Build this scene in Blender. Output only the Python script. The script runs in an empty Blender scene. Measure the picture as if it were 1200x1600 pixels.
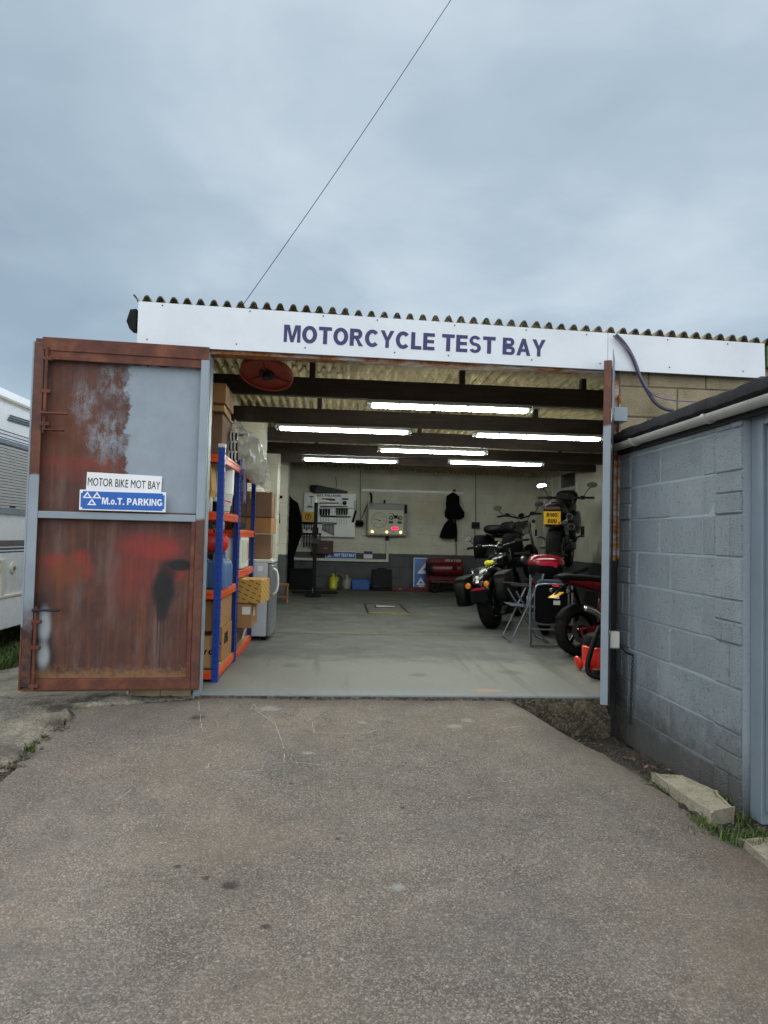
import bpy, bmesh, math, random
from mathutils import Vector, Matrix, Euler
random.seed(7)
S = bpy.context.scene
COL = S.collection
R = math.radians
# ------------------------------------------------------------------ camera
F = 1060.0                       # focal length in pixels of the 1200 x 1600 photograph
CAM = Vector((0, -4.83, 1.12))
PSI, TH, RHO = math.atan(73/1060.), R(2.15), 0.024
_f = Vector((math.sin(PSI)*math.cos(TH), math.cos(PSI)*math.cos(TH), math.sin(TH)))
_r = Vector((math.cos(PSI), -math.sin(PSI), 0)); _u = _r.cross(_f)
_r2 = _r*math.cos(RHO)+_u*math.sin(RHO); _u2 = _u*math.cos(RHO)-_r*math.sin(RHO)
cd = bpy.data.cameras.new('camera'); cam = bpy.data.objects.new('camera', cd); COL.objects.link(cam)
cam.matrix_world = Matrix(((_r2.x, _u2.x, -_f.x, CAM.x), (_r2.y, _u2.y, -_f.y, CAM.y), (_r2.z, _u2.z, -_f.z, CAM.z), (0, 0, 0, 1)))
cd.sensor_fit = 'VERTICAL'; cd.sensor_height = 32.0; cd.lens = F/1600*32.0
cd.clip_start = .05; cd.clip_end = 2000
S.camera = cam
# ------------------------------------------------------------------ light
SUN_EL, SUN_AZ = R(57), R(2)        # the brightest part of the cloud lies behind the camera, a little to the left
W = bpy.data.worlds.new('World'); S.world = W; W.use_nodes = True
SKY_STRENGTH = .1
sd = bpy.data.lights.new('sun', 'SUN'); sun = bpy.data.objects.new('sun', sd); COL.objects.link(sun)
sd.energy = 1.5; sd.angle = R(130); sd.color = (1, .98, .95)
sun.rotation_euler = (R(90)-SUN_EL, 0, -SUN_AZ)
S.view_settings.view_transform = 'Standard'; S.view_settings.look = 'None'
S.view_settings.exposure = 0.9; S.view_settings.gamma = 1
S.render.engine = 'CYCLES'
S.cycles.use_denoising = True
S.cycles.max_bounces = 8; S.cycles.diffuse_bounces = 4; S.cycles.glossy_bounces = 4
S.cycles.sample_clamp_indirect = 6
LAMP = 31                        # emission of the fluorescent tubes
# ------------------------------------------------------------------ node helpers
def lin(h, k=1.0):
    h = h.lstrip('#'); o = []
    for i in (0, 2, 4):
        v = int(h[i:i+2], 16)/255
        o.append((v/12.92 if v <= .04045 else ((v+.055)/1.055)**2.4)*k)
    return tuple(o)+(1,)
class NT:
    def __init__(s, name):
        s.m = bpy.data.materials.new(name); s.m.use_nodes = True
        s.t = s.m.node_tree; s.n = s.t.nodes; s.b = s.n['Principled BSDF']
        s._pos = s._obj = None
    def new(s, t, **k):
        n = s.n.new(t)
        for a, v in k.items(): setattr(n, a, v)
        return n
    def put(s, sock, v):
        if isinstance(v, bpy.types.NodeSocket): s.t.links.new(v, sock)
        else:
            try: sock.default_value = v
            except Exception:
                sock.default_value = (v, v, v) if len(sock.default_value) == 3 else (v, v, v, 1)
    def pos(s):
        if s._pos is None: s._pos = s.new('ShaderNodeNewGeometry').outputs['Position']
        return s._pos
    def obj(s):
        if s._obj is None: s._obj = s.new('ShaderNodeTexCoord').outputs['Object']
        return s._obj
    def sep(s, v):
        n = s.new('ShaderNodeSeparateXYZ'); s.put(n.inputs[0], v); return n.outputs
    def comb(s, x, y, z):
        n = s.new('ShaderNodeCombineXYZ')
        for i, v in enumerate((x, y, z)): s.put(n.inputs[i], v)
        return n.outputs[0]
    def mapv(s, v, scale=(1, 1, 1), loc=(0, 0, 0)):
        n = s.new('ShaderNodeMapping'); s.put(n.inputs['Vector'], v)
        n.inputs['Scale'].default_value = scale; n.inputs['Location'].default_value = loc
        return n.outputs[0]
    def noise(s, v, scale=5, detail=4, rough=.55, dist=0, col=False):
        n = s.new('ShaderNodeTexNoise'); s.put(n.inputs['Vector'], v)
        n.inputs['Scale'].default_value = scale; n.inputs['Detail'].default_value = detail
        n.inputs['Roughness'].default_value = rough; n.inputs['Distortion'].default_value = dist
        return n.outputs['Color' if col else 'Fac']
    def vor(s, v, scale=50, feature='F1', out='Distance', rnd=1):
        n = s.new('ShaderNodeTexVoronoi'); n.feature = feature; s.put(n.inputs['Vector'], v)
        n.inputs['Scale'].default_value = scale; n.inputs['Randomness'].default_value = rnd
        return n.outputs[out]
    def math(s, op, a, b=0, c=0, clamp=False):
        n = s.new('ShaderNodeMath', operation=op); n.use_clamp = clamp
        s.put(n.inputs[0], a); s.put(n.inputs[1], b); s.put(n.inputs[2], c); return n.outputs[0]
    def rng(s, v, a, b, c=0, d=1, smooth=False):
        n = s.new('ShaderNodeMapRange'); n.clamp = True
        if smooth: n.interpolation_type = 'SMOOTHSTEP'
        s.put(n.inputs[0], v)
        for i, q in enumerate((a, b, c, d)): s.put(n.inputs[i+1], q)
        return n.outputs[0]
    def mix(s, f, a, b, mode='MIX'):
        n = s.new('ShaderNodeMix', data_type='RGBA', blend_type=mode); n.clamp_factor = True
        s.put(n.inputs[0], f); s.put(n.inputs[6], a); s.put(n.inputs[7], b); return n.outputs[2]
    def ramp(s, f, stops):
        n = s.new('ShaderNodeValToRGB'); s.put(n.inputs[0], f); e = n.color_ramp.elements
        while len(e) < len(stops): e.new(.5)
        for q, (p, c) in zip(e, stops): q.position = p; q.color = c
        return n.outputs[0]
    def bump(s, h, strength=.3, dist=.01, prev=None):
        n = s.new('ShaderNodeBump'); s.put(n.inputs['Height'], h)
        n.inputs['Strength'].default_value = strength; n.inputs['Distance'].default_value = dist
        if prev is not None: s.put(n.inputs['Normal'], prev)
        return n.outputs[0]
    def blob(s, u, v, cu, cv, ru, rv, soft=.4, wob=None, amt=.0):
        a = s.math('POWER', s.math('ABSOLUTE', s.math('DIVIDE', s.math('SUBTRACT', u, cu), ru)), 2)
        b = s.math('POWER', s.math('ABSOLUTE', s.math('DIVIDE', s.math('SUBTRACT', v, cv), rv)), 2)
        d = s.math('SQRT', s.math('ADD', a, b))
        if wob is not None: d = s.math('ADD', d, s.math('MULTIPLY', s.math('SUBTRACT', wob, .5), amt))
        return s.rng(d, 1-soft, 1+soft, 1, 0, True)
    def done(s, col=None, rough=None, nrm=None, metal=None, **k):
        if col is not None: s.put(s.b.inputs['Base Color'], col)
        if rough is not None: s.put(s.b.inputs['Roughness'], rough)
        if nrm is not None: s.put(s.b.inputs['Normal'], nrm)
        if metal is not None: s.put(s.b.inputs['Metallic'], metal)
        for a, v in k.items(): s.put(s.b.inputs[a.replace('_', ' ')], v)
        return s.m
M = {}
def mat(name, hexc, rough=.55, metal=0, var=.18, scale=9, bump=.05, bscale=70, k=1.0, dirt=0, coat=0, spec=.5):
    t = NT(name); c = lin(hexc, k)
    n = t.noise(t.pos(), scale, 5, .6)
    lo = tuple(x*(1-var) for x in c[:3])+(1,); hi = tuple(min(1, x*(1+var)) for x in c[:3])+(1,)
    col = t.ramp(n, [(.3, lo), (.7, hi)])
    if dirt:
        d = t.noise(t.mapv(t.pos(), (1, 1, 1), (3.1, 1.7, 8)), scale*.6, 7, .7)
        col = t.mix(t.math('MULTIPLY', t.rng(d, .48, .72), dirt), col, lin('#2a241e'))
    rg = t.rng(t.noise(t.pos(), scale*3, 4), .3, .7, max(.05, rough-.08), min(1, rough+.08))
    nr = t.bump(t.noise(t.pos(), bscale, 4), bump, .01) if bump else None
    M[name] = t.done(col, rg, nr, metal, Coat_Weight=coat, Specular_IOR_Level=spec)
    return M[name]
# ------------------------------------------------------------------ mesh helpers
def tag(o, label=None, cat=None, group=None, kind=None):
    if label: o['label'] = label
    if cat: o['category'] = cat
    if group: o['group'] = group
    if kind: o['kind'] = kind
    return o
def thing(name, label, cat, loc=(0, 0, 0), rz=0, group=None):
    o = bpy.data.objects.new(name, None); COL.objects.link(o); o.empty_display_size = .1
    o.location = loc; o.rotation_euler = (0, 0, rz)
    return tag(o, label, cat, group)
class MB:
    def __init__(s): s.bm = bmesh.new()
    def _add(s, bm, m=None):
        me = bpy.data.meshes.new('tmp'); bm.to_mesh(me); bm.free()
        if m is not None: me.transform(m)
        s.bm.from_mesh(me); bpy.data.meshes.remove(me); return s
    def box(s, c, d, rot=(0, 0, 0), bev=.004, seg=1):
        bm = bmesh.new(); bmesh.ops.create_cube(bm, size=1)
        for v in bm.verts: v.co = Vector((v.co.x*d[0], v.co.y*d[1], v.co.z*d[2]))
        b = min(bev, min(d)*.45)
        if b > 0: bmesh.ops.bevel(bm, geom=bm.edges[:], offset=b, segments=seg, affect='EDGES', profile=.5)
        return s._add(bm, Matrix.Translation(c) @ Euler(rot).to_matrix().to_4x4())
    def cyl(s, a, b, r, r2=None, n=14, cap=True):
        a, b = Vector(a), Vector(b); d = b-a
        bm = bmesh.new(); bmesh.ops.create_cone(bm, cap_ends=cap, segments=n, radius1=r, radius2=r if r2 is None else r2, depth=d.length)
        q = Vector((0, 0, 1)).rotation_difference(d.normalized())
        return s._add(bm, Matrix.Translation((a+b)/2) @ q.to_matrix().to_4x4())
    def tube(s, pts, r, n=8, cap=True, smooth=0):
        P = [Vector(p) for p in pts]
        for _ in range(smooth):
            Q = [P[0]]
            for a, b in zip(P, P[1:]): Q += [a*.75+b*.25, a*.25+b*.75]
            P = Q+[P[-1]]
        T = []
        for i in range(len(P)):
            T.append((P[min(i+1, len(P)-1)]-P[max(i-1, 0)]).normalized())
        up = Vector((0, 0, 1)) if abs(T[0].z) < .9 else Vector((1, 0, 0))
        nrm = T[0].cross(up).normalized(); rings = []
        for p, t in zip(P, T):
            nrm = (nrm-t*nrm.dot(t)).normalized(); bi = t.cross(nrm)
            rr = r(len(rings)/(len(P)-1)) if callable(r) else r
            rings.append([s.bm.verts.new(p+nrm*(rr*math.cos(2*math.pi*i/n))+bi*(rr*math.sin(2*math.pi*i/n))) for i in range(n)])
        for A, B in zip(rings, rings[1:]):
            for i in range(n): s.bm.faces.new((A[i], A[(i+1) % n], B[(i+1) % n], B[i]))
        if cap: s.bm.faces.new(rings[0][::-1]); s.bm.faces.new(rings[-1])
        return s
    def lathe(s, prof, n=24, m=None, closed=False):
        bm = bmesh.new(); rings = []
        for r, z in prof:
            rings.append([bm.verts.new((r*math.cos(2*math.pi*i/n), r*math.sin(2*math.pi*i/n), z)) for i in range(n)])
        pr = list(zip(rings, rings[1:]))
        if closed: pr.append((rings[-1], rings[0]))
        for A, B in pr:
            for i in range(n): bm.faces.new((A[i], A[(i+1) % n], B[(i+1) % n], B[i]))
        if not closed:
            bm.faces.new(rings[0][::-1]); bm.faces.new(rings[-1])
        bmesh.ops.remove_doubles(bm, verts=bm.verts[:], dist=1e-5)
        bmesh.ops.recalc_face_normals(bm, faces=bm.faces[:])
        return s._add(bm, m)
    def loft(s, secs, n=16, p=2.4):
        # sections (x, yc, zc, ry, rz) across the x axis, superellipse outline
        rings = []
        for (x, yc, zc, ry, rz) in secs:
            ring = []
            for i in range(n):
                a = 2*math.pi*i/n; c, si = math.cos(a), math.sin(a)
                ring.append(s.bm.verts.new((x, yc+ry*math.copysign(abs(c)**(2/p), c), zc+rz*math.copysign(abs(si)**(2/p), si))))
            rings.append(ring)
        for A, B in zip(rings, rings[1:]):
            for i in range(n): s.bm.faces.new((A[i], A[(i+1) % n], B[(i+1) % n], B[i]))
        s.bm.faces.new(rings[0][::-1]); s.bm.faces.new(rings[-1])
        return s
    def ball(s, c, r, n=14):
        bm = bmesh.new(); bmesh.ops.create_uvsphere(bm, u_segments=n, v_segments=max(6, n//2+1), radius=1)
        r = r if hasattr(r, '__len__') else (r, r, r)
        return s._add(bm, Matrix.Translation(c) @ Matrix.Diagonal((*r, 1)))
    def prism(s, poly, y0, y1, m=None):
        # polygon in x,z pushed from y0 to y1
        bm = bmesh.new()
        A = [bm.verts.new((x, y0, z)) for x, z in poly]; B = [bm.verts.new((x, y1, z)) for x, z in poly]
        bm.faces.new(A); bm.faces.new(B[::-1]); k = len(poly)
        for i in range(k): bm.faces.new((A[i], B[i], B[(i+1) % k], A[(i+1) % k]))
        bmesh.ops.recalc_face_normals(bm, faces=bm.faces[:])
        return s._add(bm, m)
    def build(s, name, m, parent=None, smooth=None, loc=(0, 0, 0), rot=(0, 0, 0), fix=True):
        me = bpy.data.meshes.new(name)
        if fix: bmesh.ops.recalc_face_normals(s.bm, faces=s.bm.faces[:])
        s.bm.to_mesh(me); s.bm.free()
        me.materials.append(M[m] if isinstance(m, str) else m)
        if smooth:
            me.shade_smooth()
            if smooth is not True: me.set_sharp_from_angle(angle=R(smooth))
        o = bpy.data.objects.new(name, me); COL.objects.link(o); o.parent = parent; o.location = loc; o.rotation_euler = rot
        return o
def inst(o, loc=None, rot=None, parent=0):
    c = o.copy(); COL.objects.link(c)
    if loc is not None: c.location = loc
    if rot is not None: c.rotation_euler = rot
    if parent != 0: c.parent = parent
    return c
def tree(o, parent=None, loc=None, rz=None):
    c = inst(o, parent=parent)
    if loc is not None: c.location = loc
    if rz is not None: c.rotation_euler.z = rz
    for ch in [q for q in COL.objects if q.parent == o]: tree(ch, c)
    return c
def struct(o): o['kind'] = 'structure'; return o
def text(body, w, h, m, parent, loc, rz=0, off=.0, name='lettering', rot=None, depth=.0012, space=1.0):
    cu = bpy.data.curves.new('txt', 'FONT'); cu.body = body; cu.align_x = 'CENTER'; cu.align_y = 'CENTER'
    cu.offset = off; cu.extrude = .01; cu.resolution_u = 3; cu.space_character = space
    o = bpy.data.objects.new('txt', cu); COL.objects.link(o)
    dg = bpy.context.evaluated_depsgraph_get()
    me = bpy.data.meshes.new_from_object(o.evaluated_get(dg)); bpy.data.objects.remove(o); bpy.data.curves.remove(cu)
    xs = [v.co.x for v in me.vertices]; ys = [v.co.y for v in me.vertices]
    sx, sy = w/(max(xs)-min(xs)), h/(max(ys)-min(ys)); cx, cy = (max(xs)+min(xs))/2, (max(ys)+min(ys))/2
    for v in me.vertices: v.co = Vector(((v.co.x-cx)*sx, (v.co.y-cy)*sy, v.co.z/.02*depth))
    me.name = name; me.materials.clear(); me.materials.append(M[m])
    o = bpy.data.objects.new(name, me); COL.objects.link(o); o.parent = parent; o.location = loc
    o.rotation_euler = rot if rot else (R(90), 0, rz)
    return o
def at(px, py, y):
    "the point of the plane Y = y that the photograph shows at a pixel"
    d = _f+_r2*((px-600)/F)+_u2*((800-py)/F); return CAM+d*((y-CAM.y)/d.y)
# ------------------------------------------------------------------ bold sign lettering drawn as outlines
def glyph(ch):
    "polygons (quads and small fans) of one bold capital, cap height 1; returns (list of polygons, width)"
    t, h = .255, .205
    def arc(cx, cy, rx, ry, a0, a1, n=12): return [(cx+rx*math.cos(R(a0+(a1-a0)*i/n)), cy+ry*math.sin(R(a0+(a1-a0)*i/n))) for i in range(n+1)]
    def strip(o, i): return [[o[k], o[k+1], i[k+1], i[k]] for k in range(len(o)-1)]
    def rect(a, b, c, d): return [(a, b), (c, b), (c, d), (a, d)]
    def bowl(x, w, y0, y1, hh):
        rx = min((y1-y0)/2, w-x); cy = (y0+y1)/2; ry = (y1-y0)/2
        o = [(x, y1)]+arc(w-rx, cy, rx, ry, 90, -90)+[(x, y0)]; i = [(x, y1-hh)]+arc(w-rx, cy, max(.02, rx-t), ry-hh, 90, -90)+[(x, y0+hh)]
        return strip(o, i)
    def ring(w, y1=1.0, tt=t, hh=h):
        return strip(arc(w/2, y1/2, w/2, y1/2+.012, 0, 360, 32), arc(w/2, y1/2, w/2-tt, y1/2-hh, 0, 360, 32))
    c = ch
    if c == 'O': return ring(.92), .92
    if c == '0': return ring(.66), .66
    if c == 'o': return ring(.64, .72, .2, .17), .64
    if c == '.': return [rect(0, 0, t, .2)], t
    if c == '-': return [rect(0, .4, .34, .58)], .34
    if c == 'I': return [rect(0, 0, t, 1)], t
    if c == '1': return [rect(.2, 0, .2+t, 1), [(0, .62), (.2, .74), (.2, 1), (0, .78)]], .5
    if c == 'L': return [rect(0, 0, t, 1), rect(t, 0, .66, h)], .66
    if c == 'E': return [rect(0, 0, t, 1), rect(t, 0, .72, h), rect(t, .41, .68, .41+h*.95), rect(t, 1-h, .72, 1)], .72
    if c == 'F': return [rect(0, 0, t, 1), rect(t, .41, .64, .41+h*.95), rect(t, 1-h, .7, 1)], .7
    if c == 'H': return [rect(0, 0, t, 1), rect(.6, 0, .6+t, 1), rect(t, .41, .6, .6)], .6+t
    if c == 'T': return [rect(0, 1-h, .8, 1), rect(.4-t/2, 0, .4+t/2, 1-h)], .8
    if c == 'M': return [rect(0, 0, .2, 1), rect(.82, 0, 1.02, 1), [(.2, 1), (.34, 1), (.51, .36), (.51, 0), (.42, 0), (.2, .74)], [(.82, 1), (.82, .74), (.6, 0), (.51, 0), (.51, .36), (.68, 1)]], 1.02
    if c == 'N': return [rect(0, 0, .2, 1), rect(.62, 0, .82, 1), [(.2, 1), (.62, .32), (.62, 0), (.2, .68)]], .82
    if c == 'A': return [[(0, 0), (.24, 0), (.56, 1), (.34, 1)], [(.9, 0), (.66, 0), (.45, .655), (.56, 1)], [(.312, .225), (.588, .225), (.535, .39), (.365, .39)]], .9
    if c == 'V' or c == 'v':
        k = 1 if c == 'V' else .72; return [[(0, k), (.23, k), (.43, .0), (.3, 0)], [(.73, k), (.5, k), (.37, .3*k), (.43, 0)]], .73
    if c == 'Y': return [[(0, 1), (.25, 1), (.43, .62), (.43, .4), (.32, .4)], [(.86, 1), (.61, 1), (.43, .62), (.43, .4), (.54, .4)], rect(.32, 0, .54, .4)], .86
    if c == 'K': return [rect(0, 0, t, 1), [(t, .3), (t, .58), (.58, 1), (.86, 1)], [(.40, .50), (.58, .66), (.88, 0), (.62, 0)]], .88
    if c == 'P': return [rect(0, 0, t, 1)]+bowl(t, .76, .36, 1, h), .76
    if c == 'D': return [rect(0, 0, t, 1)]+bowl(t, .84, 0, 1, h), .84
    if c == 'B': return [rect(0, 0, t, 1)]+bowl(t, .74, .5, 1, .165)+bowl(t, .79, 0, .5, .165), .79
    if c == 'R': return [rect(0, 0, t, 1)]+bowl(t, .77, .4, 1, h)+[[(.36, .4), (.56, .4), (.84, 0), (.57, 0)]], .84
    if c == 'C': return strip(arc(.46, .5, .46, .512, 42, 318, 24), arc(.46, .5, .46-t, .5-h, 42, 318, 24)), .86
    if c == 'G': return strip(arc(.47, .5, .47, .512, 42, 345, 26), arc(.47, .5, .47-t, .5-h, 42, 345, 26))+[rect(.52, .34, .92, .51), rect(.74, .06, .92, .34)], .92
    if c == 'U': return [rect(0, .36, t, 1), rect(.78-t, .36, .78, 1)]+strip(arc(.39, .36, .39, .372, 180, 360, 16), arc(.39, .36, .39-t, .36-h, 180, 360, 16)), .78
    if c == 'S':
        o = arc(.38, .71, .36, .30, 25, 250, 14); i = arc(.38, .71, .15, .12, 25, 250, 14)
        o2 = arc(.38, .29, .15, .12, 70, -155, 14); i2 = arc(.38, .29, .38, .30, 70, -155, 14)
        return strip(o, i)+[[o[-1], i[-1], i2[0], o2[0]]]+strip(i2, o2), .78
    if c == '5': return [rect(.04, .55, .22, 1), rect(.22, .82, .68, 1)]+strip(arc(.32, .32, .38, .33, 110, -155, 18), arc(.32, .32, .17, .16, 110, -155, 18)), .72
    if c == '7': return [rect(0, .82, .7, 1), [(.46, .82), (.7, .82), (.38, 0), (.14, 0)]], .7
    return [], .36
def sign_text(body, w, h, m, parent, loc, rz=0, rot=None, depth=.0012, gap=.10, name='lettering'):
    bm = bmesh.new(); x = 0
    for ch in body:
        po, gw = glyph(ch)
        for p in po:
            V = [bm.verts.new((x+a, b, 0)) for a, b in p]
            try: bm.faces.new(V)
            except ValueError: pass
        x += gw+gap*(1 if ch != ' ' else 0)
    bmesh.ops.remove_doubles(bm, verts=bm.verts[:], dist=1e-4)
    bmesh.ops.recalc_face_normals(bm, faces=bm.faces[:])
    r = bmesh.ops.extrude_face_region(bm, geom=bm.faces[:])
    for v in r['geom']:
        if isinstance(v, bmesh.types.BMVert): v.co.z += 1
    xs = [v.co.x for v in bm.verts]; cx = (max(xs)+min(xs))/2; sx = w/(max(xs)-min(xs))
    for v in bm.verts: v.co = Vector(((v.co.x-cx)*sx, (v.co.y-.5)*h, (v.co.z-.5)*depth))
    bmesh.ops.recalc_face_normals(bm, faces=bm.faces[:])
    me = bpy.data.meshes.new(name); bm.to_mesh(me); bm.free(); me.materials.append(M[m])
    o = bpy.data.objects.new(name, me); COL.objects.link(o); o.parent = parent; o.location = loc
    o.rotation_euler = rot if rot else (R(90), 0, rz)
    return o
ORD = ['first', 'second', 'third', 'fourth', 'fifth', 'sixth', 'seventh', 'eighth', 'ninth']
# ------------------------------------------------------------------ sky
def make_sky():
    t = W.node_tree; n = t.nodes; L = t.links.new
    bg = n['Background']; bg.inputs['Strength'].default_value = SKY_STRENGTH
    sky = n.new('ShaderNodeTexSky'); sky.sky_type = 'NISHITA'; sky.sun_disc = False
    sky.sun_elevation = SUN_EL; sky.sun_rotation = R(180)+SUN_AZ
    tc = n.new('ShaderNodeTexCoord'); sp = n.new('ShaderNodeSeparateXYZ'); L(tc.outputs['Generated'], sp.inputs[0])
    def mth(op, a, b=0.0, cl=False):
        q = n.new('ShaderNodeMath'); q.operation = op; q.use_clamp = cl
        for i, v in enumerate((a, b)):
            if isinstance(v, bpy.types.NodeSocket): L(v, q.inputs[i])
            else: q.inputs[i].default_value = v
        return q.outputs[0]
    den = mth('ADD', mth('ABSOLUTE', sp.outputs[2]), .32)
    cb = n.new('ShaderNodeCombineXYZ'); L(mth('DIVIDE', sp.outputs[0], den), cb.inputs[0]); L(mth('DIVIDE', sp.outputs[1], den), cb.inputs[1])
    cb.inputs[2].default_value = .37
    def noi(scale, det, rough, dist, loc):
        mp = n.new('ShaderNodeMapping'); L(cb.outputs[0], mp.inputs[0]); mp.inputs['Location'].default_value = loc
        mp.inputs['Scale'].default_value = (1.0, 1.25, 1)
        q = n.new('ShaderNodeTexNoise'); L(mp.outputs[0], q.inputs['Vector'])
        q.inputs['Scale'].default_value = scale; q.inputs['Detail'].default_value = det
        q.inputs['Roughness'].default_value = rough; q.inputs['Distortion'].default_value = dist
        return q.outputs['Fac']
    a = noi(1.15, 7, .5, .35, (2.3, 5.1, 0)); b = noi(3.6, 6, .5, .3, (7.3, 1.1, 0))
    v = mth('ADD', mth('MULTIPLY', a, .74), mth('MULTIPLY', b, .26))
    rp = n.new('ShaderNodeValToRGB'); L(v, rp.inputs[0]); e = rp.color_ramp.elements
    st = [(.33, lin('#8ea0af')), (.45, lin('#9badbb')), (.54, lin('#a7b7c4')), (.66, lin('#bfcbd5'))]
    while len(e) < len(st): e.new(.5)
    for q, (p, c) in zip(e, st): q.position = p; q.color = c
    sc = n.new('ShaderNodeVectorMath'); sc.operation = 'SCALE'; L(rp.outputs[0], sc.inputs[0]); sc.inputs['Scale'].default_value = 6.5
    mx = n.new('ShaderNodeMix'); mx.data_type = 'RGBA'; mx.inputs[0].default_value = .94
    L(sky.outputs[0], mx.inputs[6]); L(sc.outputs[0], mx.inputs[7]); L(mx.outputs[2], bg.inputs['Color'])
make_sky()
# ------------------------------------------------------------------ materials
mat('white_paint', '#e2e8ee', .4, 0, .04, 2, .01, k=.95)
mat('white_plastic', '#dfe0dc', .4, 0, .05, 6, .02)
mat('cream_plastic', '#cfcbb8', .45, 0, .06, 6, .02)
mat('navy_vinyl', '#322f63', .5, 0, .06, 5, 0)
mat('black_vinyl', '#17171a', .7, 0, .06, 5, 0, spec=.2)
mat('sign_blue', '#1560b8', .35, 0, .06, 5, .01)
mat('sign_white', '#eef0f2', .35, 0, .03, 5, .01)
mat('black_plastic', '#0d0e0f', .55, 0, .2, 12, .04, spec=.18)
mat('black_gloss', '#060607', .25, 0, .2, 8, 0, coat=.06, spec=.25)
mat('rubber', '#131212', .8, 0, .25, 30, .15, 160, spec=.2)
mat('black_cloth', '#0c0c0e', .9, 0, .3, 14, .25, 120, spec=.15)
mat('leather', '#090909', .6, 0, .2, 14, .12, 150, spec=.2)
mat('chrome', '#c9ccd0', .12, 1, .05, 10, 0)
mat('steel', '#85898c', .38, 1, .15, 20, .03)
mat('dark_steel', '#232529', .5, .3, .2, 20, .05)
mat('tube_grey', '#6d7378', .4, .6, .15, 20, .02)
mat('rack_blue', '#0d3f9c', .38, 0, .12, 9, .02)
mat('rack_orange', '#e0511a', .4, 0, .12, 9, .02)
mat('chipboard', '#a98a5e', .85, 0, .18, 60, .1, 200)
mat('cardboard', '#a5794c', .85, 0, .1, 7, .06, 90)
mat('cardboard_pale', '#b98f5f', .85, 0, .1, 7, .06, 90)
mat('cardboard_dull', '#7e614a', .85, 0, .1, 7, .06, 90)
mat('carton_yellow', '#c49a4a', .8, 0, .08, 7, .05, 90)
mat('paper', '#dfe0dd', .8, 0, .04, 9, .02)
mat('yellow_paper', '#d7b93c', .75, 0, .08, 9, .02)
mat('red_plastic', '#d8301f', .32, 0, .1, 7, .02)
mat('red_gloss', '#6f0a1a', .2, 0, .12, 6, 0, coat=.3)
mat('red_lens', '#b3122c', .08, 0, .05, 6, 0, coat=.8)
mat('red_paint', '#601216', .35, 0, .22, 8, .03)
mat('dark_red_paint', '#3d1517', .5, 0, .2, 8, .03)
mat('amber_lens', '#d8820f', .12, 0, .08, 9, 0, coat=.5)
mat('plate_yellow', '#e0ac16', .4, 0, .06, 9, .01)
mat('hi_vis', '#cfd322', .6, 0, .1, 12, .1)
mat('blue_plastic', '#174f9e', .4, 0, .1, 9, .02)
mat('seat_blue', '#2f3b4d', .8, 0, .1, 30, .1, 200)
mat('yellow_jug', '#c9c331', .4, 0, .12, 9, .02)
mat('grey_jug', '#8d8d86', .45, 0, .12, 9, .02)
mat('fridge_silver', '#8b9196', .35, .35, .06, 4, .01)
mat('fridge_white', '#c4cbd2', .4, 0, .05, 4, .01)
mat('lilac_cloth', '#b9b6dd', .9, 0, .1, 14, .2)
mat('grey_paint', '#8d99a2', .5, 0, .07, 3.5, .05, 40, dirt=.12)
mat('door_blue_grey', '#7e8b96', .5, 0, .07, 4, .05, 40, dirt=.12)
mat('gutter_grey', '#adaea8', .45, 0, .1, 6, .03, dirt=.15)
mat('felt', '#26272a', .9, 0, .3, 9, .5, 60)
mat('mortar', '#6d6a60', .9, 0, .2, 12, .4, 90)
mat('purple_cable', '#6f6484', .5, 0, .1, 9, .02)
mat('grey_cable', '#4a4a58', .5, 0, .1, 9, .02)
mat('reel_red', '#8c2f1e', .45, 0, .18, 6, .05)
mat('white_enamel', '#d5d4cc', .4, 0, .05, 8, .03, dirt=.25)
mat('wood', '#8a5a34', .6, 0, .2, 20, .1)
mat('green_board', '#5a7a52', .6, 0, .15, 8, .05)
mat('caravan_white', '#eef1f3', .28, 0, .03, 3, .004)
mat('stripe_navy', '#2b3a50', .4, 0, .05, 4, 0)
mat('stripe_brown', '#55504c', .4, 0, .05, 4, 0)
mat('cream_trim', '#cfccba', .4, 0, .05, 5, .01)
mat('blind', '#d3d5d2', .5, 0, .05, 8, 0)
mat('tank_olive', '#2a2a26', .25, 0, .12, 6, 0, coat=.4)
mat('bronze', '#6d5c48', .3, .6, .15, 9, 0)
mat('chalk', '#a5a4a0', .9, 0, .2, 60, .1)
mat('line_yellow', '#8f8348', .7, 0, .3, 22, .05)
mat('machine_grey', '#8f938f', .5, 0, .05, 6, .02)
mat('dial_face', '#c9c9b4', .5, 0, .03, 6, 0)
mat('tool_green', '#3c4230', .6, 0, .2, 9, .02)
def emit(name, h, s, base=None):
    t = NT(name); c = lin(h); t.b.inputs['Emission Color'].default_value = c; t.b.inputs['Emission Strength'].default_value = s
    t.b.inputs['Base Color'].default_value = base or c; M[name] = t.m
emit('tube_light', '#f7fff6', LAMP)
emit('red_display', '#ff1648', 1.4); emit('lamp_yellow', '#ffd27a', 3.0)
def glass(name, h, rough=.05):
    t = NT(name); t.b.inputs['Base Color'].default_value = lin(h); t.b.inputs['Roughness'].default_value = rough
    t.b.inputs['Specular IOR Level'].default_value = .8; M[name] = t.m
glass('dark_glass', '#23282b'); glass('mirror_glass', '#3a4044', .03)
M['mirror_glass'].node_tree.nodes['Principled BSDF'].inputs['Metallic'].default_value = .9
M['mirror_glass'].node_tree.nodes['Principled BSDF'].inputs['Base Color'].default_value = lin('#b9c2c4')
def clear_mat(name, h, tr=.75, rough=.15):
    t = NT(name); t.done(lin(h), rough); t.b.inputs['Transmission Weight'].default_value = tr
    t.b.inputs['IOR'].default_value = 1.15; M[name] = t.m
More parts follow.
